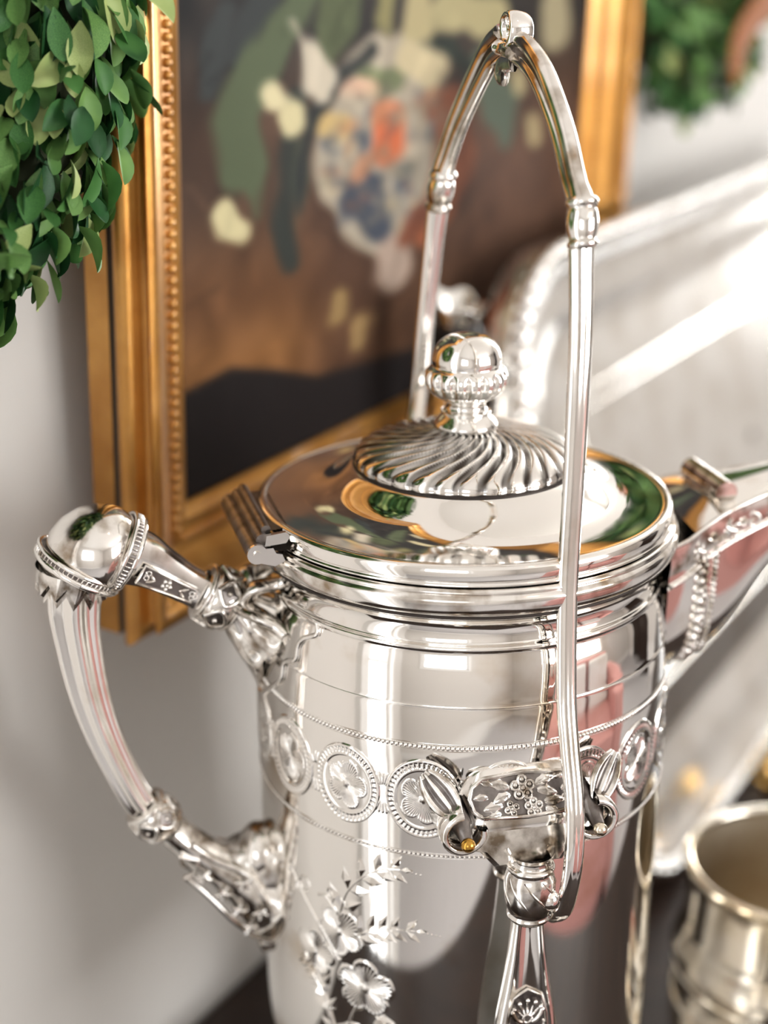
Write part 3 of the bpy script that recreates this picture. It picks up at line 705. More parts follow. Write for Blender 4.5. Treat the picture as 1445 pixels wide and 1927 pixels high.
def inst(o, parent, azd):
    c = o.copy(); COL.objects.link(c); c.parent = parent; c.matrix_parent_inverse = o.matrix_parent_inverse.copy()
    base = o.matrix_basis
    R3 = Matrix.Rotation(rad(azd), 4, 'Z')
    c.matrix_basis = R3 @ base
    return c
STEP = 360 / 17
md0 = ME_OUT.xf(Matrix.Translation((0, 0, .2273))).build('medallion', S, pi_)
ro0 = relief(22, 250, .0086, .0098, flower_h(5, 50, .00022), 0, .2273).build('rosette', S, md0)
fan0 = MB()
for sg in (1, -1):
    rows = []
    for i in range(9):
        f = i / 8; row = []
        for j in range(25):
            g = j / 24 - .5; rr = .0016 + .0058 * f
            an = g * 1.5; x = rr * math.sin(an); y = sg * (.0008 + rr * math.cos(an))
            edge = min(1, (.5 - abs(g)) * 8) * min(1, (1 - f) * 6) * min(1, f * 4)
            row.append(CY(math.degrees(x / .0751), .2273 + y, -.0002 + .0007 * edge * (.6 + .4 * math.cos(g * 2 * PI * 7))))
        rows.append(row)
    fan0.grid(rows, flip=(sg < 0))
fan0 = fan0.build('fan_motif', S, pi_)
meds = []
for k in range(17):
    a = -33.3 + STEP * k; a = (a + 180) % 360 - 180
    if abs(a) > 100 and not abs(a) < 125: continue
    if a < -82: continue
    meds.append(a)
for idx, a in enumerate(meds):
    if idx == 0: md0.matrix_basis = Matrix.Rotation(rad(a), 4, 'Z') @ md0.matrix_basis; m_ = md0
    else:
        m_ = md0.copy(); COL.objects.link(m_); m_.parent = pi_; m_.matrix_parent_inverse = md0.matrix_parent_inverse.copy(); m_.matrix_basis = Matrix.Rotation(rad(a), 4, 'Z')
        r2 = ro0.copy(); COL.objects.link(r2); r2.parent = m_; r2.matrix_parent_inverse = ro0.matrix_parent_inverse.copy(); r2.matrix_basis = ro0.matrix_basis.copy()
    if idx == 0: fan0.matrix_basis = Matrix.Rotation(rad(a + STEP / 2), 4, 'Z')
    else: inst(fan0, pi_, STEP * 0 + (a - meds[0])).matrix_basis = Matrix.Rotation(rad(a + STEP / 2), 4, 'Z')
# engraved sprays
def flower(azc, z, R, tilt, n=5):
    relief(26, 200, R, R, flower_h(n, 40, .00022), azc, z, tilt).build('engraved_flower', S, pi_)
flower(-28.0, .1472, .0118, .3); flower(-36.2, .1668, .0108, .9); flower(-45.0, .1535, .0098, .2); flower(-30, .120, .011, .6)
def leaf(mb, az, z, L, w, ang, h=.0013):
    ca, sa = math.cos(ang), math.sin(ang)
    def q(x, y, hh):
        X, Y = x * ca - y * sa, x * sa + y * ca; return CY(az + math.degrees(X / .0751), z + Y, hh)
    v = [q(0, 0, 0), q(L * .45, -w, -.0001), q(L, 0, 0), q(L * .45, w, -.0001), q(L * .42, 0, h), q(L * .8, 0, h * .5)]
    mb.add(v, [(0, 1, 4), (1, 5, 4), (1, 2, 5), (2, 3, 5), (3, 4, 5), (3, 0, 4)])
def spray(name, pts, n, L, w, end_dots=0):
    P_ = smooth_path([(a, 0, z) for a, z in pts], 8); mb = MB()
    mb.tube([CY(a, z, .0001) for a, _, z in P_], np.linspace(.00042, .0002, len(P_)), 6)
    for k in range(n):
        i = int((k + .6) / (n + .2) * (len(P_) - 2)); a, _, z = P_[i]; d = P_[i + 1] - P_[i]
        an = math.atan2(d[2], math.radians(d[0]) * .0751); f = 1.25 - .40 * k / n
        leaf(mb, a, z, L * f, w * f, an + .75); leaf(mb, a, z, L * f, w * f, an - .75)
    a, _, z = P_[-1]
    leaf(mb, a, z, L * .6, w * .6, 0.1)
    for k in range(end_dots): mb.ball(CY(a + 1.1 * (k + 1), z - .0002 * k, .0001), .00032, 6, 4)
    return mb.build(name, S, pi_, smooth=False)
spray('engraved_sprig', [(-36, .1735), (-33.5, .184), (-28.5, .1925), (-23.0, .1975), (-18, .1990)], 5, .0086, .0021, 5)
spray('engraved_sprig', [(-31, .1675), (-26.5, .1715), (-20, .1745), (-13.8, .1756)], 5, .0076, .0016, 6)
spray('engraved_sprig', [(-40, .128), (-42, .136), (-46, .143), (-51, .148)], 4, .006, .0016)
spray('engraved_sprig', [(-37, .118), (-38.5, .127), (-41.5, .138), (-43, .147)], 3, .007, .0019)
spray('engraved_sprig', [(-25, .137), (-21.5, .133), (-17, .1315)], 3, .0055, .0014, 3)
mb = MB()
for pts in ([(-55, .1815), (-51, .176), (-46.5, .170), (-41, .163), (-36, .155)], [(-36, .170), (-38, .176), (-41, .179), (-43.5, .178)], [(-44, .146), (-41, .136), (-38.5, .122)], [(-30, .140), (-33, .130), (-34, .115)]):
    P_ = smooth_path([(a, 0, z) for a, z in pts], 8); mb.tube([CY(a, z, .0001) for a, _, z in P_], .0005, 6)
for (a, z, r) in ((-49, .1790, .0028), (-51.5, .1765, .0018), (-36.0, .1778, .0030), (-38.5, .1815, .0020)):
    mb.tube([CY(a + math.degrees(r * math.cos(t) / .0751), z + r * math.sin(t), .0001) for t in np.linspace(0, 5.2, 18)], .00042, 6)
mb.build('engraved_stem', S, pi_)

# ------------------------------------------------------------------ pitcher handle
H = MB()
def sweepH(pts, rs, rbs=None, k=6, n=24, sec=None, mb=None):
    P_ = smooth_path([HP(*p) for p in pts], k)
    x = np.linspace(0, len(pts) - 1, len(P_)); R_ = np.interp(x, np.arange(len(pts)), rs)
    B_ = R_ if rbs is None else np.interp(x, np.arange(len(pts)), rbs)
    return (mb or MB()).tube(P_, R_, n, rb=B_, ref=list(PF), sec=sec)
fl3 = lambda ph, i: 1 + .10 * np.cos(ph * 5)
handle = sweepH([(.1385, .2890), (.1392, .2800), (.1388, .2700), (.1368, .2520), (.1335, .2360), (.1285, .2200), (.1222, .2040), (.1165, .1955)], [.0086, .0082, .0078, .0072, .0066, .0060, .0056, .0054], [.0092, .0088, .0080, .0072, .0064, .0058, .0054, .0052], 6, 40, sec=lambda ph, i: 1 + .13 * np.cos(ph * 6)).build('handle', S, pi_)
# arm between the body and the knuckle, with an oxidised flower panel on its flank
squ = lambda ph, i: 1 / np.maximum(np.abs(np.cos(ph)), np.abs(np.sin(ph))) ** .55
arm = sweepH([(.1215, .2985), (.1150, .2955), (.1080, .2905), (.1000, .2845), (.0920, .2795)], [.0098, .0086, .0074, .0066, .0062], [.0102, .0092, .0076, .0066, .0062], 6, 40, sec=squ).build('arm', M['silver_worn'], handle, sharp=50)
panel = [(.1188, .2955), (.1165, .2905), (.1090, .2860), (.1015, .2810), (.0975, .2790), (.0968, .2822), (.1010, .2850), (.1085, .2905)]
# panel outline follows the arm's flank
ctr = np.array([(.1168, .2938), (.1110, .2900), (.1050, .2862), (.0990, .2826)]); hwid = [.0034, .0031, .0027, .0025]
nrm = []
for i in range(4):
    d = ctr[min(i + 1, 3)] - ctr[max(i - 1, 0)]; d /= np.linalg.norm(d); nrm.append((-d[1], d[0]))
up_ = [(c[0] + n_[0] * w, c[1] + n_[1] * w) for c, n_, w in zip(ctr, nrm, hwid)]; dn_ = [(c[0] - n_[0] * w, c[1] - n_[1] * w) for c, n_, w in zip(ctr, nrm, hwid)]
sdep = [.0103, .0090, .0079, .0072]
mb = MB()
mb.grid([[HP(*p, s_) for p, s_ in zip(up_, sdep)], [HP(*p, s_) for p, s_ in zip(dn_, sdep)]])
fp = mb.build('floral_panel', M['oxide'], handle, smooth=False)
mb = MB(); loop = [HP(*p, s_ + .0001) for p, s_ in zip(up_, sdep)] + [HP(*p, s_ + .0001) for p, s_ in zip(dn_[::-1], sdep[::-1])]
mb.tube(loop + loop[:1], .00055, 8, ref=list(PF))
def rel_petals(mb, c, s_, R, n=5, rot=0.):
    for k in range(n):
        t = rot + 2 * PI * k / n; mb.ball(HP(c[0] + R * .62 * math.cos(t), c[1] + R * .62 * math.sin(t), s_), (R * .36,) * 3, 8, 6)
    mb.ball(HP(c[0], c[1], s_ + R * .2), R * .26, 8, 6)
rel_petals(mb, (.1082, .2882), .0087, .0023)
for c in ((.1158, .2940), (.1150, .2920), (.1140, .2935), (.0996, .2836), (.1000, .2822), (.0986, .2824)):
    t = [HP(c[0] + .00085 * math.cos(a), c[1] + .00085 * math.sin(a), .0098 if c[0] > .11 else .0076) for a in np.linspace(0, 2 * PI, 13)]
    mb.tube(t, .00033, 6, ref=list(PF))
for (c, d) in (((.1122, .2905), 1), ((.1040, .2855), -1)):
    for sg in (1, -1):
        a = np.array(c); b = a + np.array([.0024 * d, .0014 * d]) + sg * np.array([-.0010, .0015])
        q_ = .0094 if d > 0 else .0081; mb.tube([HP(*a, q_), HP(*((a + b) / 2), q_ + .0004), HP(*b, q_)], [.0003, .0007, .0002], 8, ref=list(PF))
mb.build('flower_relief', M['silver_worn'], handle)
# knuckle at the elbow: bulge between corded rings
kn = [((.1200, .2985), .0106), ((.1212, .2992), .0134), ((.1226, .2998), .0128), ((.1238, .3003), .0136), ((.1250, .3006), .0150), ((.1268, .3010), .0158), ((.1290, .3012), .0164), ((.1312, .3008), .0166), ((.1334, .2998), .0163), ((.1352, .2983), .0156),
      ((.1364, .2966), .0142), ((.1371, .2952), .0148), ((.1376, .2938), .0136), ((.1381, .2922), .0124)]
pth = [HP(h - .0010, z - .0012) for (h, z), r in kn]
MB().tube(pth, [r * .98 for _, r in kn], 40, ref=list(PF)).build('knuckle', M['silver_worn'], handle)
def ringH(c, ax, R, r, mb, n=36, cord=0, squash=1.0):
    c = Vector(HP(*c)); ax = Vector(HP(*ax)).normalized(); e1 = PF; e2 = ax.cross(e1)
    if not cord:
        mb.tube([list(c + e1 * R * math.cos(t) + e2 * R * math.sin(t)) for t in np.linspace(0, 2 * PI, n + 1)], r, 8, ref=list(ax), cap=False)
    else:
        for k in range(cord):
            t = 2 * PI * k / cord; p = c + e1 * R * math.cos(t) + e2 * R * math.sin(t)
            rr_ = (e1 * math.cos(t) + e2 * math.sin(t)); tt_ = ax.cross(rr_)
            mb.ball(p, (r * 1.9, r * .75, r * .42), 6, 4, rot=np.array([list(ax), list(rr_), list(tt_)]).T)
    return mb
mb = MB(); ax1 = (1, .55); ax2 = (.62, -1)
for c, ax, R, r in (((.1196, .2975), ax1, .0128, .0011), ((.1228, .2990), ax1, .0140, .0008), ((.1372, .2938), ax2, .0150, .0012), ((.1358, .2965), ax2, .0154, .0008)): ringH(c, ax, R, r, mb)
mb.build('ring', S, handle)
mb = MB(); ringH((.1212, .2983), ax1, .0138, .0008, mb, cord=56); ringH((.1365, .2952), ax2, .0153, .0009, mb, cord=56)
tag(mb.build('corded_ring', M['silver_cast'], handle), kind='stuff')
mb = MB(); sweepH([(.1196, .2974), (.1226, .2990)], [.0137, .0138], mb=mb); sweepH([(.1356, .2970), (.1376, .2934)], [.0154, .0152], mb=mb)
mb.build('dark_channel', M['oxide'], handle)
mb = MB()                                                       # saw-tooth collar under the knuckle
c = Vector(HP(.1386, .2900)); ax = Vector(HP(.18, -1)).normalized(); e1 = PF; e2 = ax.cross(e1); rows = []
for i, (f, R) in enumerate(((-.0045, .0132), (-.001, .0126), (.0, .0112), (.0022, .0110))):
    row = []
    for k in range(72):
        t = 2 * PI * k / 72; zz = (abs(((k / 6) % 1) - .5) * 2)
        off = f + (.0048 * zz if i >= 1 else 0); row.append(list(c + ax * off + e1 * R * math.cos(t) + e2 * R * math.sin(t)))
    rows.append(row)
mb.grid(rows, closev=True); mb.build('saw_tooth_collar', M['silver_cast'], handle, smooth=False)
# ball collars with lozenges, at both ends of the handle
def ball_collar(c, ax, R, L):
    cv_ = Vector(HP(*c)); axv = Vector(HP(*ax)).normalized(); e1 = PF; e2 = axv.cross(e1)
    fr = np.array([list(e1), list(e2), list(axv)]).T
    pr = [(R * .70, -L * 1.05), (R * .92, -L), (R * .98, -L * .86), (R * .88, -L * .74), (R * .97, -L * .5), (R, 0), (R * .97, L * .5), (R * .88, L * .74), (R * .98, L * .86), (R * .92, L), (R * .70, L * 1.05)]
    o = MB().lathe(spline_prof(pr, 3), 48, c=cv_, rot=fr).build('ball_collar', M['silver_worn'], handle)
    mb = MB(); mo = MB(); n = 6
    for k in range(n):
        for q, mm, s_ in ((1.0, mb, 1),):
            loop = []
            for (u_, v_) in ((0, .62), (.42, 0), (0, -.62), (-.42, 0), (0, .62)):
                t = 2 * PI * (k + .5 + u_) / n; loop.append(list(cv_ + (e1 * math.cos(t) + e2 * math.sin(t)) * (R * (1.02 - .04 * abs(v_))) + axv * v_ * L))
            mm.tube(smooth_path(loop, 4), R * .085, 8, cap=False)
        t = 2 * PI * (k + .5) / n; d = e1 * math.cos(t) + e2 * math.sin(t)
        mb.ball(cv_ + d * R * 1.02, R * .10, 8, 6)
        quad = []
        for (u_, v_) in ((0, .5), (.32, 0), (0, -.5), (-.32, 0)):
            tt_ = 2 * PI * (k + .5 + u_) / n; quad.append(list(cv_ + (e1 * math.cos(tt_) + e2 * math.sin(tt_)) * R * (1.015 if v_ else 1.03) + axv * v_ * L))
        mo.add(quad + [list(cv_ + d * R * 1.02)], [(0, 1, 4), (1, 2, 4), (2, 3, 4), (3, 0, 4)])
    mb.build('lozenge', M['silver_cast'], handle); mo.build('oxidised_ground', M['oxide'], handle, smooth=False)
ball_collar((.0897, .2783), (1, .62), .0106, .0066)
ball_collar((.1160, .1948), (.72, 1), .0086, .0062)
# upper mount: fluted leaves flaring on to the shoulder
mb = MB()
sweepH([(.0875, .2770), (.0830, .2740), (.0790, .2705), (.0750, .2670), (.0720, .2650)], [.0062, .0080, .0110, .0150, .0175], [.0062, .0078, .0105, .0135, .0150], 6, 40, sec=lambda ph, i: 1 + .09 * np.cos(ph * 6), mb=mb)
for (s0, z1, h1, w, zc, wv) in ((0.0, .244, .0752, .0042, .2765, 0.), (.0065, .2560, .0745, .0040, .2765, .6), (-.0065, .2560, .0745, .0040, .2765, .6), (.0125, .2700, .0715, .0036, .2785, 1.2), (-.0125, .2700, .0715, .0036, .2785, 1.2), (.006, .2860, .0690, .0036, .2800, .5), (-.006, .2860, .0690, .0036, .2800, .5)):
    p = smooth_path([HP(.0870, zc, s0 * .25), HP(.0815, zc - .003, s0 * .55), HP(.0775, (zc * 1.3 + z1) / 2.3, s0 * 1.0), HP(h1 + .001, (zc + z1 * 2.5) / 3.5, s0 * 1.35), HP(h1 - .001, z1, s0 * 1.7)], 7)
    k = len(p); f = np.linspace(0, 1, k)
    mb.tube(p, w * (.75 + .85 * np.sin(PI * f ** .8)) * (1 - .80 * f ** 3), 14, rb=.0040 * (1 - .6 * f), ref=list(PF), sec=lambda ph, i: 1 + .10 * np.cos(3 * ph))
sweepH([(.0850, .2745), (.0818, .2650), (.0790, .2570), (.0768, .2500), (.0752, .2420)], [.0085, .0075, .0058, .0038, .0008], [.0058, .0050, .0038, .0026, .0008], 7, 24, sec=lambda ph, i: 1 + .08 * np.cos(ph * 4), mb=mb)
for s_ in (1, -1): mb.tube(smooth_path([HP(.0850, .2760, s_ * .0085), HP(.0805, .2690, s_ * .0105), HP(.0785, .2650, s_ * .0085), HP(.0775, .2590, s_ * .0095), HP(.0765, .2530, s_ * .0060), HP(.0752, .2440, s_ * .001)], 6), .0011, 8)
mb.build('acanthus_mount', M['silver_cast'], handle)
# escutcheon plate with a stepped edge behind the mount
AH = -90 + 15
esc = [(17.0, .2800), (17.5, .2765), (15.0, .2735), (13.6, .2700), (13.2, .2645), (10.2, .2610), (9.4, .2540), (5.5, .2470), (0, .2400)]
esc = esc + [(-a, b) for a, b in esc[-2::-1]]
RZ = lambda z: float(np.interp(z, [.2400, .2468, .2602, .2690, .2740, .2782, .2808], [.0751, .0748, .0738, .0728, .0719, .0707, .0700]))
MB().tube(smooth_path([CY(AH + a * 1.7, b, .0004, RZ(b)) for a, b in esc], 4), .0010, 8).build('escutcheon_edge', S, handle)

# lower bracket spreading on to the body, chased with stars
br = sweepH([(.1110, .1895), (.1040, .1815), (.0960, .1735), (.0870, .1660), (.0790, .1600), (.0730, .1560)], [.0068, .0072, .0082, .0100, .0130, .0160], [.0060, .0062, .0074, .0100, .0145, .0190], 6, 36, sec=lambda ph, i: 1 + .05 * np.cos(ph * 4)).build('bracket', M['silver_cast'], handle)
mb = MB()
for s_, q in ((1, 0), (-1, 0)):
    for k, (h, z, sw) in enumerate(((.1000, .1715, .0075), (.0935, .1640, .0090), (.0880, .1560, .0098), (.0835, .1470, .0085), (.0860, .1690, .0120), (.0800, .1560, .0130))):
        for j in range(5):
            t = 2 * PI * j / 5 + k; a = HP(h, z, s_ * sw); b = HP(h + .0036 * math.cos(t), z + .0036 * math.sin(t), s_ * (sw + .0004))
            mb.tube([a, list((Vector(a) + Vector(b)) / 2 + PF * s_ * .0008), b], [.0005, .0010, .0002], 6, ref=list(PF))
        mb.ball(HP(h, z, s_ * (sw + .0006)), .0008, 8, 6)
mb.build('star_relief', M['silver'], handle)
mb = MB()
for s_ in (1, -1):
    mb.tube(smooth_path([HP(.1040, .1845, s_ * .0062), HP(.0960, .1775, s_ * .0075), HP(.0880, .1735, s_ * .0092), HP(.0830, .1700, s_ * .0115), HP(.0790, .1620, s_ * .0140), HP(.0755, .1500, s_ * .0120), HP(.0745, .1380, s_ * .004)], 6), .0014, 8)
    mb.tube(smooth_path([HP(.1060, .1700, s_ * .0050), HP(.0985, .1620, s_ * .0070), HP(.0900, .1510, s_ * .0080), HP(.0820, .1420, s_ * .0065), HP(.0750, .1350, s_ * .002)], 6), .0012, 8)
    mb.tube([HP(.1085, .1800, s_ * .0066), HP(.1020, .1790, s_ * .0078), HP(.1030, .1735, s_ * .0080), HP(.1065, .1700, s_ * .0050)], .0010, 8)
mb.build('moulded_edge', M['silver_worn'], handle)
mb = MB(); rows = []
for i in range(9):                                              # body of the bracket below the scroll, tapering to a drop
    f = i / 8; z = .178 - .044 * f; ho = .0750 + .021 * math.sin(PI * min(1, .30 + .62 * f)) ** 1.2 * (1 - .5 * f); w = .013 * (1 - f) ** .5 * (.8 + .4 * math.sin(PI * f))
    row = []
    for j in range(13):
        t = PI * j / 12; row.append(HP(.0735 + (ho - .0735) * math.sin(t), z, w * math.cos(t)))
    rows.append(row)
rows.insert(0, [HP(.078, .1795)] * 13); mb.grid(rows); mb.ball(HP(.0780, .1740), (.0085, .0115, .0115), 20, 14); mb.ball(HP(.0765, .1335), (.0030, .0030, .0045), 12, 8); mb.build('drop', M['silver_cast'], handle)

# ------------------------------------------------------------------ spout
ms = [(.066, .0330, .2925, .2330), (.074, .0295, .2935, .2360), (.082, .0255, .2960, .2385), (.092, .0212, .2990, .2410), (.103, .0172, .3010, .2500), (.115, .0136, .3030, .2650), (.128, .0104, .3055, .2790), (.138, .0074, .3085, .2920)]
def Usec(x, hw, top, bot, n=21, ins=0.0):
    row = []
    for j in range(n):
        t = PI * j / (n - 1); c, s_ = math.cos(t), math.sin(t)
        row.append(SP(x, top - ins * 0 - (top - bot - ins) * s_ ** .62, (hw - ins) * (c if abs(c) > .999 else math.copysign(abs(c) ** .60, c))))
    return row
mi_ = smooth_path([(a, b, c) for a, b, c, d in ms], 4); mz = smooth_path([(a, d, 0) for a, b, c, d in ms], 4)
MS = [(a[0], a[1], a[2], b[1]) for a, b in zip(mi_, mz)]
mb = MB(); mb.grid([Usec(*m) for m in MS], flip=True); mb.grid([Usec(*m, ins=.0012) for m in MS])
spout = mb.build('spout', S, pi_)
mb = MB()
for sg in (1, -1):
    rows = []
    for f, o in ((0, .0006), (.5, .0016), (1, .0006)):
        rows.append([SP(x, top - .0150 * f * (1 - .35 * k / len(MS)) + .0008, sg * (hw * (1 - .05 * f) + o)) for k, (x, hw, top, bot) in enumerate(MS)])
    mb.grid(rows, flip=sg > 0)
mb.build('chased_band', M['silver_cast'], spout)
mb = MB()
for sg in (1, -1):
    for dz in (.0010, -.0145):
        mb.tube([SP(x, top + dz * (1 if dz > 0 else (1 - .35 * k / len(MS))), sg * (hw + (.0009 if dz > 0 else .0002))) for k, (x, hw, top, bot) in enumerate(MS)], .0008, 8)
    for x0, R, n in ((.094, .0046, 8), (.106, .0024, 0), (.115, .0022, 0), (.080, .0036, 6)):
        i = int(np.argmin([abs(m[0] - x0) for m in MS])); x, hw, top, bot = MS[i]
        if n:
            for k in range(n):
                t = 2 * PI * k / n; a = Vector(SP(x, top - .0066, sg * (hw + .0012))); b = a + PX * R * math.cos(t) + Z * R * math.sin(t)
                mb.tube([list(a), list((a + b) / 2 + PF * sg * .0005), list(b)], [.0003, .0007, .0002], 6)
        else: mb.tube([SP(x + R * math.cos(t), top - .0066 + R * math.sin(t), sg * (hw + .0013)) for t in np.linspace(0, 2 * PI, 15)], .0006, 6)
    for x0 in (.087, .100):
        i = int(np.argmin([abs(m[0] - x0) for m in MS])); x, hw, top, bot = MS[i]
        for k in (-1, 1):
            a = Vector(SP(x, top - .0070, sg * (hw + .0011))); b = a + PX * .004 * k + Z * .0022
            mb.tube([list(a), list((a + b) / 2 + PF * sg * .0004), list(b)], [.0002, .0010, .0002], 6)
mb.build('flower_relief', M['silver_worn'], spout)
mb = MB()
for x0, rb_ in ((.0815, .0021), (.0855, .0016), (.0890, .0012)):   # rows of beads lying on the belly of the spout
    k_ = int(np.argmin([abs(m[0] - x0) for m in MS])); row = Usec(*MS[k_], n=61); row = np.array(row); sl_ = np.r_[0, np.cumsum(np.linalg.norm(np.diff(row, axis=0), axis=1))]
    for d_ in np.arange(.012, sl_[-1] - .012, rb_ * 1.9):
        mb.ball([np.interp(d_, sl_, row[:, q]) for q in range(3)], rb_, 8, 6)
mb.build('beaded_root', M['silver_cast'], spout)
mb = MB(); rows = [[SP(x, top + .0012 + .0026 * math.sin(PI * (j / 8)), hw * (j / 4 - 1)) for j in range(9)] for (x, hw, top, bot) in MS if x > .077]
mb.grid(rows); flap = mb.build('spout_flap', S, spout)
MB().tube([SP(.0955, .3050, -.015), SP(.0955, .3050, .015)], .0042, 20, ref=(0, 0, 1)).build('knuckle', M['silver_cast'], spout, sharp=50)

# ------------------------------------------------------------------ stand with bail handle
st = thing('pitcher_stand', 'silver stand with tall bail handle and forked cradle holding the pitcher', 'stand', (0, 0, 0))
def base_ring(name, pr, m): return MB().lathe(spline_prof(pr, 3), 120).build(name, m, st)
base_ring('base', [(.0, .012), (.060, .012), (.085, .011), (.098, .013), (.104, .016), (.107, .013), (.108, .008), (.104, .0065), (.098, .0078), (.0, .0085)], S)
for k in range(4):
    a = PI / 4 + k * PI / 2; MB().ball((.095 * math.cos(a), .095 * math.sin(a), .0062), (.011, .011, .0062), 16, 10).build('ball_foot', S, st)
AZC = rad(12.5)
def cradle(sg, root):
    ER = Vector((math.sin(AZC), -math.cos(AZC), 0)) * sg; ET = Vector((math.cos(AZC), math.sin(AZC), 0)) * sg
    def Q(t, z, r=.088): return list(ET * t + Z * z + ER * r)
    # post: flat tapering upright with a raised border and an oxidised plaque
    zs = [.1915, .186, .176, .165, .152, .135, .110, .080, .050, .030, .014]; ws = [.0050, .0052, .0062, .0078, .0100, .0122, .0140, .0150, .0170, .0215, .0260]; rs = [.0880, .0880, .0885, .0890, .0897, .0903, .0905, .0902, .0905, .0920, .0940]
    zz = np.interp(np.linspace(0, 10, 50), range(11), zs); ww = np.interp(np.linspace(0, 10, 50), range(11), ws); rr = np.interp(np.linspace(0, 10, 50), range(11), rs)
    rows = []
    for z, w, r in zip(zz, ww, rr):
        row = []
        for x, d in ((-1, -.0025), (-1, .0010), (-.94, .0022), (-.80, .0026), (-.70, .0012), (-.35, .0003), (0, .0001), (.35, .0003), (.70, .0012), (.80, .0026), (.94, .0022), (1, .0010), (1, -.0025)): row.append(Q(x * w, z, r + d))
        rows.append(row)
    post = MB().grid(rows, closev=True, flip=True, mi=lambda i, j: 1 if j == 12 else 0).build('post', [S, M['satin_matte']], root, sharp=60)
    pw = lambda z: np.interp(-z, [-v for v in zs], ws); pr_ = lambda z: np.interp(-z, [-v for v in zs], rs)
    plq = [(-.0070, .130), (-.0074, .145), (-.0066, .154), (-.0046, .1605), (0, .1632), (.0046, .1605), (.0066, .154), (.0074, .145), (.0070, .130)]
    MB().prism(plq[::-1], lambda a, b, d: Q(a, b, pr_(b) + d), .0002, .0009).build('plaque', M['oxide'], post, smooth=False)
    mb = MB(); mb.tube([Q(a, b, pr_(b) + .0010) for a, b in plq + plq[:1]], .0006, 8)
    c0 = (0, .1520); R0 = [(.0016 * math.cos(t), .0016 * math.sin(t)) for t in np.linspace(0, 2 * PI, 15)]
    mb.tube([Q(c0[0] + a, c0[1] + b, pr_(.152) + .0013) for a, b in R0], .00055, 6)
    for (a, L) in ((90, .0072), (66, .0068), (114, .0068), (42, .0062), (138, .0062)):
        t = rad(a); e = (c0[0] + L * math.cos(t), c0[1] + L * math.sin(t)); mb.tube([Q(c0[0] + .002 * math.cos(t), c0[1] + .002 * math.sin(t), pr_(.152) + .0012), Q(*e, pr_(.157) + .0012)], .00042, 6); mb.ball(Q(*e, pr_(.157) + .0014), .00085, 8, 6)
    for s_ in (1, -1):
        mb.tube(smooth_path([Q(.0016 * s_, .1505, pr_(.15) + .0012), Q(.0040 * s_, .1525, pr_(.15) + .0014), Q(.0056 * s_, .1560, pr_(.156) + .0012)], 5), [.0004] + [.0009] * 9 + [.0003], 8)
        mb.tube(smooth_path([Q(.0006 * s_, .1490, pr_(.15) + .0012), Q(.0030 * s_, .1450, pr_(.15) + .0014), Q(.0056 * s_, .1470, pr_(.15) + .0014), Q(.0062 * s_, .1500, pr_(.15) + .0012)], 5), .0008, 8)
        mb.tube(smooth_path([Q(0, .1480, pr_(.15) + .0012), Q(.0020 * s_, .1410, pr_(.14) + .0014), Q(.0040 * s_, .1370, pr_(.14) + .0012)], 5), .0007, 8)
    mb.build('plaque_relief', M['silver_cast'], post)
    # ball collar over the post
    c = Vector(Q(0, .2035, .0885)); pr2 = [(.0046, -.0135), (.0062, -.0128), (.0074, -.0112), (.0070, -.0096), (.0080, -.0066), (.0084, -.0020), (.0083, .0024), (.0074, .0056), (.0078, .0066), (.0080, .0074), (.0074, .0082), (.0066, .0086), (.0064, .0105), (.0075, .0125)]
    fr = np.array([list(ET), list(ER), [0, 0, 1.]]).T
    cl = MB().lathe(spline_prof(pr2, 4), 64, c=c, rot=fr).build('collar', M['silver_cast'], root)
    MB().ball(c + (ET * .70 + ER * .71) * .0072 + Z * -.0035, (.0034, .0034, .0038), 20, 12).build('pivot_boss', S, root)
    mb = MB()
    for k in range(8):
        t = 2 * PI * k / 8; p_ = []
        for f in np.linspace(-1, 1, 9): a = t + .55 * f; p_.append(list(c + (ET * math.cos(a) + ER * math.sin(a)) * (.0083 - .0008 * f * f) + Z * (-.001 + .0055 * f)))
        mb.tube(p_, .0006 * (1.0 - .5 * np.abs(np.linspace(-1, 1, 9))), 8)
    mb.build('strapwork', M['silver_worn'], cl)
    def QC(t, z, r=.088): return Q(t, z - .0025, r - .006)
    # cradle: waisted bar with a curl at each end, sloping flower panel above
    bar = [(-.0115, .2125), (.0115, .2125), (.0160, .2175), (.0225, .2190), (.0235, .2260), (.0165, .2275), (.0120, .2262), (-.0120, .2262), (-.0165, .2275), (-.0235, .2260), (-.0225, .2190), (-.0160, .2175)]
    cr = MB().prism(bar, lambda a, b, d: QC(a, b, .0800 + d * (1 + (.2262 - b) * 45)), 0, .0085, bev=.0010).build('cradle', M['silver_cast'], root, sharp=40)
    rows = []
    for i in range(25):
        f = i / 24; t = -.0205 + .041 * f; e = 1 - abs(2 * f - 1) ** 6; row = []
        for (r, z) in ((.0765, .2345), (.0775, .2405), (.0790, .2435), (.0815, .2425), (.0850, .2370), (.0888, .2300), (.0905, .2275), (.0905, .2245)): row.append(QC(t, .2255 + (z - .2255) * (.45 + .55 * e), r - .003 * (1 - e)))
        rows.append(row)
    MB().grid(rows, flip=True).build('saddle', M['silver_worn'], cr)
    fpan = [(-.0150, .06), (-.0178, .22), (-.0190, .5), (-.0178, .74), (-.0140, .90), (0, .97), (.0140, .90), (.0178, .74), (.0190, .5), (.0178, .22), (.0150, .06), (0, .0)]
    SL = lambda t, f, d: QC(t, .2288 + .0128 * f, .0898 - .0076 * f + d)
    MB().prism(fpan[::-1], lambda a, b, d: SL(a, b, d), .0000, .0004).build('floral_panel', M['oxide'], cr, smooth=False)
    mb = MB(); mb.tube([SL(a, b, .0006) for a, b in fpan + fpan[:1]], .0008, 8)
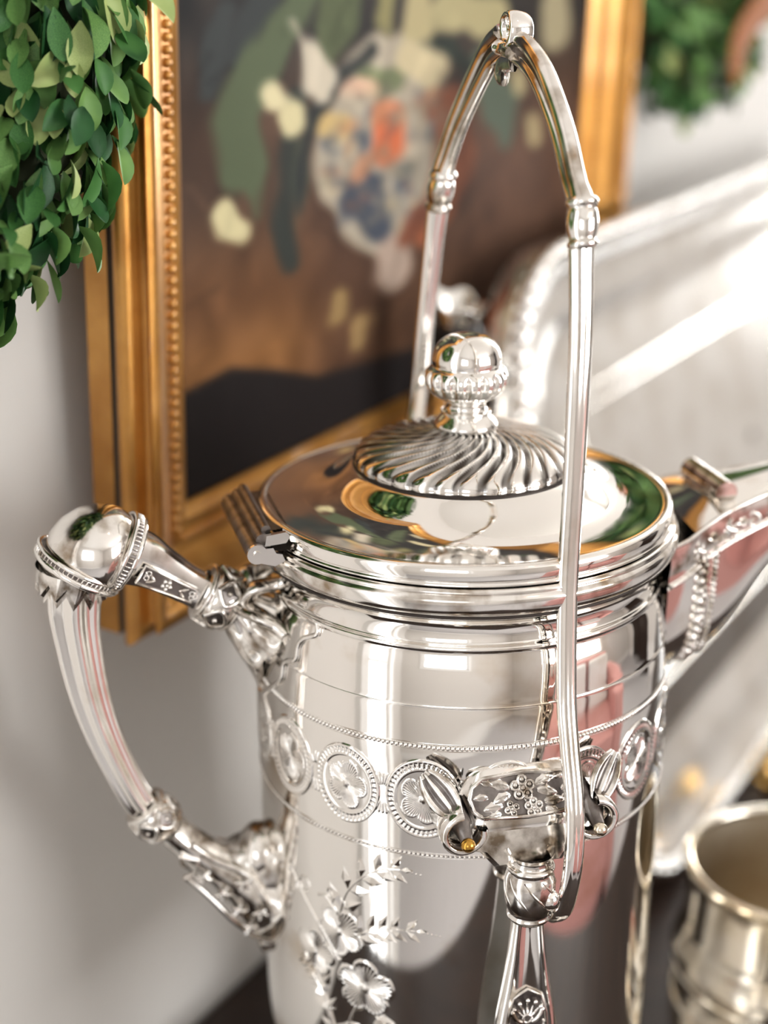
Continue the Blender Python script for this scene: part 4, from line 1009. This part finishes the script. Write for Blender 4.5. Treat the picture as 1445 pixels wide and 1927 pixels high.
    def ros(t0, f0, R, n=5):
        for k in range(n):
            a = 2 * PI * k / n + .3; c0, c1 = t0 + R * .60 * math.cos(a), f0 + R * .60 * math.sin(a) / .0148
            mb.tube([SL(c0 + R * .36 * math.cos(q), c1 + R * .36 * math.sin(q) / .0148, .0010) for q in np.linspace(0, 2 * PI, 11)], R * .13, 6)
            mb.ball(SL(c0, c1, .0005), R * .24, 8, 5)
        mb.ball(SL(t0, f0, .0013), R * .24, 8, 6)
    ros(-.0008, .64, .0042); ros(.0022, .20, .0032); ros(-.0052, .22, .0026, 4)
    def carved(t0, f0, an, L):
        ca, sa = math.cos(an), math.sin(an); pt_ = lambda x, y, d: SL(t0 + x * ca - y * sa, f0 + (x * sa + y * ca) / .0148, d)
        rows = []
        for i in range(7):
            f = i / 6; w = L * .24 * math.sin(PI * min(1, f * .92 + .08)) * (1 + .25 * (i % 2)); rows.append([pt_(L * f, -w, .0003), pt_(L * f, -w * .5, .0013), pt_(L * f, 0, .0007), pt_(L * f, w * .5, .0013), pt_(L * f, w, .0003)])
        mb.grid(rows, flip=True)
    for (t0, f0, an, L) in ((-.0052, .66, 2.85, .0072), (-.0052, .52, 3.5, .0066), (.0036, .68, .30, .0070), (.0040, .55, -.22, .0070), (-.0108, .74, 2.7, .0052), (.0095, .78, .30, .0060), (-.0082, .30, 3.3, .0066), (.0060, .28, .05, .0070), (-.0128, .50, 3.14, .0048), (.0120, .52, .1, .0056), (.0060, .14, -.35, .0058), (-.0090, .14, 3.5, .0050), (.0118, .30, .3, .0056), (-.0005, .34, 1.2, .003)):
        carved(t0, f0, an, L)
    mb.build('flower_relief', M['silver_cast'], cr)
    for s_ in (1, -1):
        # curl wrapped round each pin
        th = np.linspace(rad(-60), rad(215), 22); cc_ = (.0222 * s_, .2268)
        rows = []
        for d in (.0800, .0935):
            for rr_ in ((.0078,) if d == .0800 else (.0078, .0066, .0050)):
                rows.append([QC(cc_[0] - s_ * rr_ * math.cos(t + .9), cc_[1] - rr_ * math.sin(t + .9), d + (.0014 if rr_ == .0066 else 0)) for t in th])
        rows.append([QC(cc_[0] - s_ * .0050 * math.cos(t + .9), cc_[1] - .0050 * math.sin(t + .9), .0800) for t in th])
        MB().grid(rows, closeu=True, flip=(s_ * sg < 0)).build('curl', M['silver_worn'], cr)
        pn = MB(); a = Vector(QC(.0222 * s_, .2310, .080)); b = Vector(QC(.0222 * s_ + .0002, .2245, .0985)); d = b - a
        pn.tube([list(a + d * f) for f in (0, .55, .60, .84, .86)], [.0036, .0036, .0030, .0020, .0018], 20)
        pin = pn.build('pin', M['oxide'], cr)
        tag(MB().ball(a + d * .92, .0024, 16, 10).build('pin_tip', M['amber_tip'] if s_ * sg < 0 else M['warm_silver'], cr), 'amber coloured pin tip' if s_ * sg < 0 else 'pale pin tip')
        # pointed leaf rising beside the curl
        rows = []
        for i in range(11):
            f = i / 10; w = .0054 * math.sin(PI * (f * .80 + .12)) ** .7 ; row = []
            for x, dd in ((-1, 0), (-.86, .0016), (-.70, .0016), (-.58, .0002), (-.14, .0002), (-.08, .0015), (.08, .0015), (.14, .0002), (.58, .0002), (.70, .0016), (.86, .0016), (1, 0)): row.append(QC(.0238 * s_ + .0090 * f * s_ + x * w * .80, .2310 + .0125 * f + x * w * -.60 * s_, .0885 - .008 * f + dd))
            rows.append(row)
        MB().grid(rows, flip=(s_ > 0), mi=lambda i, j: 1 if (j in (3, 7) and 0 < i < 9) else 0).build('leaf_finial', [M['silver_cast'], M['oxide']], cr)
    MB().tube([QC(0, .2300, .0745), QC(0, .2300, .0800)], .0075, 24).build('trunnion', S, root)
cradle(1, st); cradle(-1, st)
# bail: plane through the trunnions, swung a little towards the spout
AB, PB = rad(20), rad(3)
BF = Vector((math.sin(AB), -math.cos(AB), 0)); BS = Vector((math.cos(AB), math.sin(AB), 0)); BU = (Z * math.cos(PB) + BS * math.sin(PB))
def BP(t, v, s=0.0): return list(Vector((0, 0, .21)) + BF * t + BU * v + BS * s)
near = [(.0800, -.0120), (.0785, -.0165), (.0800, -.0212), (.0830, -.0232), (.0870, -.0222), (.0922, -.0150), (.0948, .0000), (.0940, .0136), (.0912, .0250), (.0850, .0400), (.0795, .0566), (.0735, .0916), (.0709, .1263), (.0672, .1676), (.0632, .1911), (.0614, .2005)]
far = [(-.0775, -.0205), (-.0862, -.0222), (-.0912, -.0150), (-.0930, .0000), (-.0866, .0226), (-.0760, .0600), (-.0690, .0916), (-.0622, .1145), (-.0577, .1573), (-.0545, .1839), (-.0520, .1960)]
bail = None
def leg(pts, near_):
    P_ = smooth_path([BP(*p) for p in pts], 8); k = len(P_); f = np.linspace(0, 1, k)
    w = np.interp(f, [0, .16, .28, .42, .6, .8, .93, 1], [.0011, .0018, .0030, .0031, .0031, .0033, .0037, .0040]); b = np.interp(f, [0, .18, .3, 1], [.0013, .0018, .0025, .0028])
    return MB().tube(P_, w, 28, rb=b, ref=list(BS), sec=lambda ph, i: 1 + .09 * np.cos(2 * ph) - .10 * np.exp(-((ph - PI * .5) / .35) ** 2) - .10 * np.exp(-((ph - PI * 1.5) / .35) ** 2)).build('bail_leg', S, st)
leg(near, True); leg(far, False)
def knuckle(t, v, d):
    fr_a = Vector(BP(*d)) - Vector(BP(0, 0)); fr_a.normalize(); e1 = BS; e2 = fr_a.cross(e1); fr = np.array([list(e1), list(e2), list(fr_a)]).T
    pr = [(.0036, -.008), (.0046, -.0072), (.0048, -.0060), (.0040, -.0050), (.0046, -.0030), (.0050, 0), (.0047, .0030), (.0042, .0044), (.0050, .0054), (.0050, .0066), (.0042, .0076)]
    MB().lathe(spline_prof(pr, 3), 32, c=Vector(BP(t, v)), rot=fr).build('bail_knuckle', M['silver_worn'], st)
knuckle(.0612, .2040, (-.25, 1)); knuckle(-.0515, .1985, (.25, 1))
def arm_(pts, name):
    P_ = smooth_path([BP(*p) for p in pts], 8); k = len(P_); f = np.linspace(0, 1, k)
    T = np.gradient(P_, axis=0); T /= np.linalg.norm(T, axis=1)[:, None]
    out_ = np.cross(np.array(BS)[None, :], T); A = P_.copy(); B = P_.copy()
    if (out_[k // 2] @ np.array(BU)) < 0: out_ = -out_
    spread = .0029 * np.interp(f, [0, .12, .7, 1], [.35, .6, 1, 1.05]); ra_ = np.interp(f, [0, .2, 1], [.0036, .0027, .0024])
    mb = MB(); mb.tube(P_ + out_ * spread[:, None], ra_ * 1.15, 18, ref=list(BS)); mb.tube(P_ - out_ * spread[:, None], ra_, 18, ref=list(BS))
    o = mb.build(name, M['silver_worn'], st)
    mc = MB(); mc.tube(P_, .0017, 12, rb=np.maximum(spread, .0012), ref=list(BS)); mc.build('dark_channel', M['oxide'], o)
    mr = MB(); mr.tube(P_ + np.array(BS)[None, :] * .0004 + out_ * (.0003), .00075, 8); mr.build('inlaid_rib', M['silver_cast'], o)
    return o
an_ = arm_([(.0610, .2075), (.0570, .2110), (.0514, .2172), (.0440, .2270), (.0349, .2360), (.0250, .2440), (.0150, .2490), (.0060, .2515)], 'bail_arm')
af_ = arm_([(-.0512, .2015), (-.0477, .2098), (-.0400, .2220), (-.0318, .2318), (-.0220, .2420), (-.0143, .2490), (-.0060, .2530)], 'bail_arm')
mb = MB()                                                       # scroll where the two arms lock at the top
sp_ = []
for i in range(46):
    f = i / 45; a = rad(-70) + f * rad(430); r = .0056 * (1 - .50 * f); sp_.append(BP(.0025 + r * math.cos(a), .2568 + r * math.sin(a), .0012 * f))
mb.tube(sp_, np.linspace(.0046, .0036, 46), 18, rb=np.linspace(.0017, .0012, 46), ref=list(BS)); mb.build('bail_scroll', S, an_)
mb = MB(); mb.tube([BP(.0078, .2500), BP(.0025, .2508), BP(-.0035, .2512)], [.0052, .0046, .0050], 20, rb=[.0030, .0026, .0030], ref=list(BS))
mb.tube(smooth_path([BP(.0040, .2470), BP(-.0020, .2462), BP(-.0058, .2446), BP(-.0052, .2422), BP(-.0020, .2420)], 5), .0017, 10, rb=.0034, ref=list(BS)); mb.build('bail_clasp', M['silver_cast'], an_)
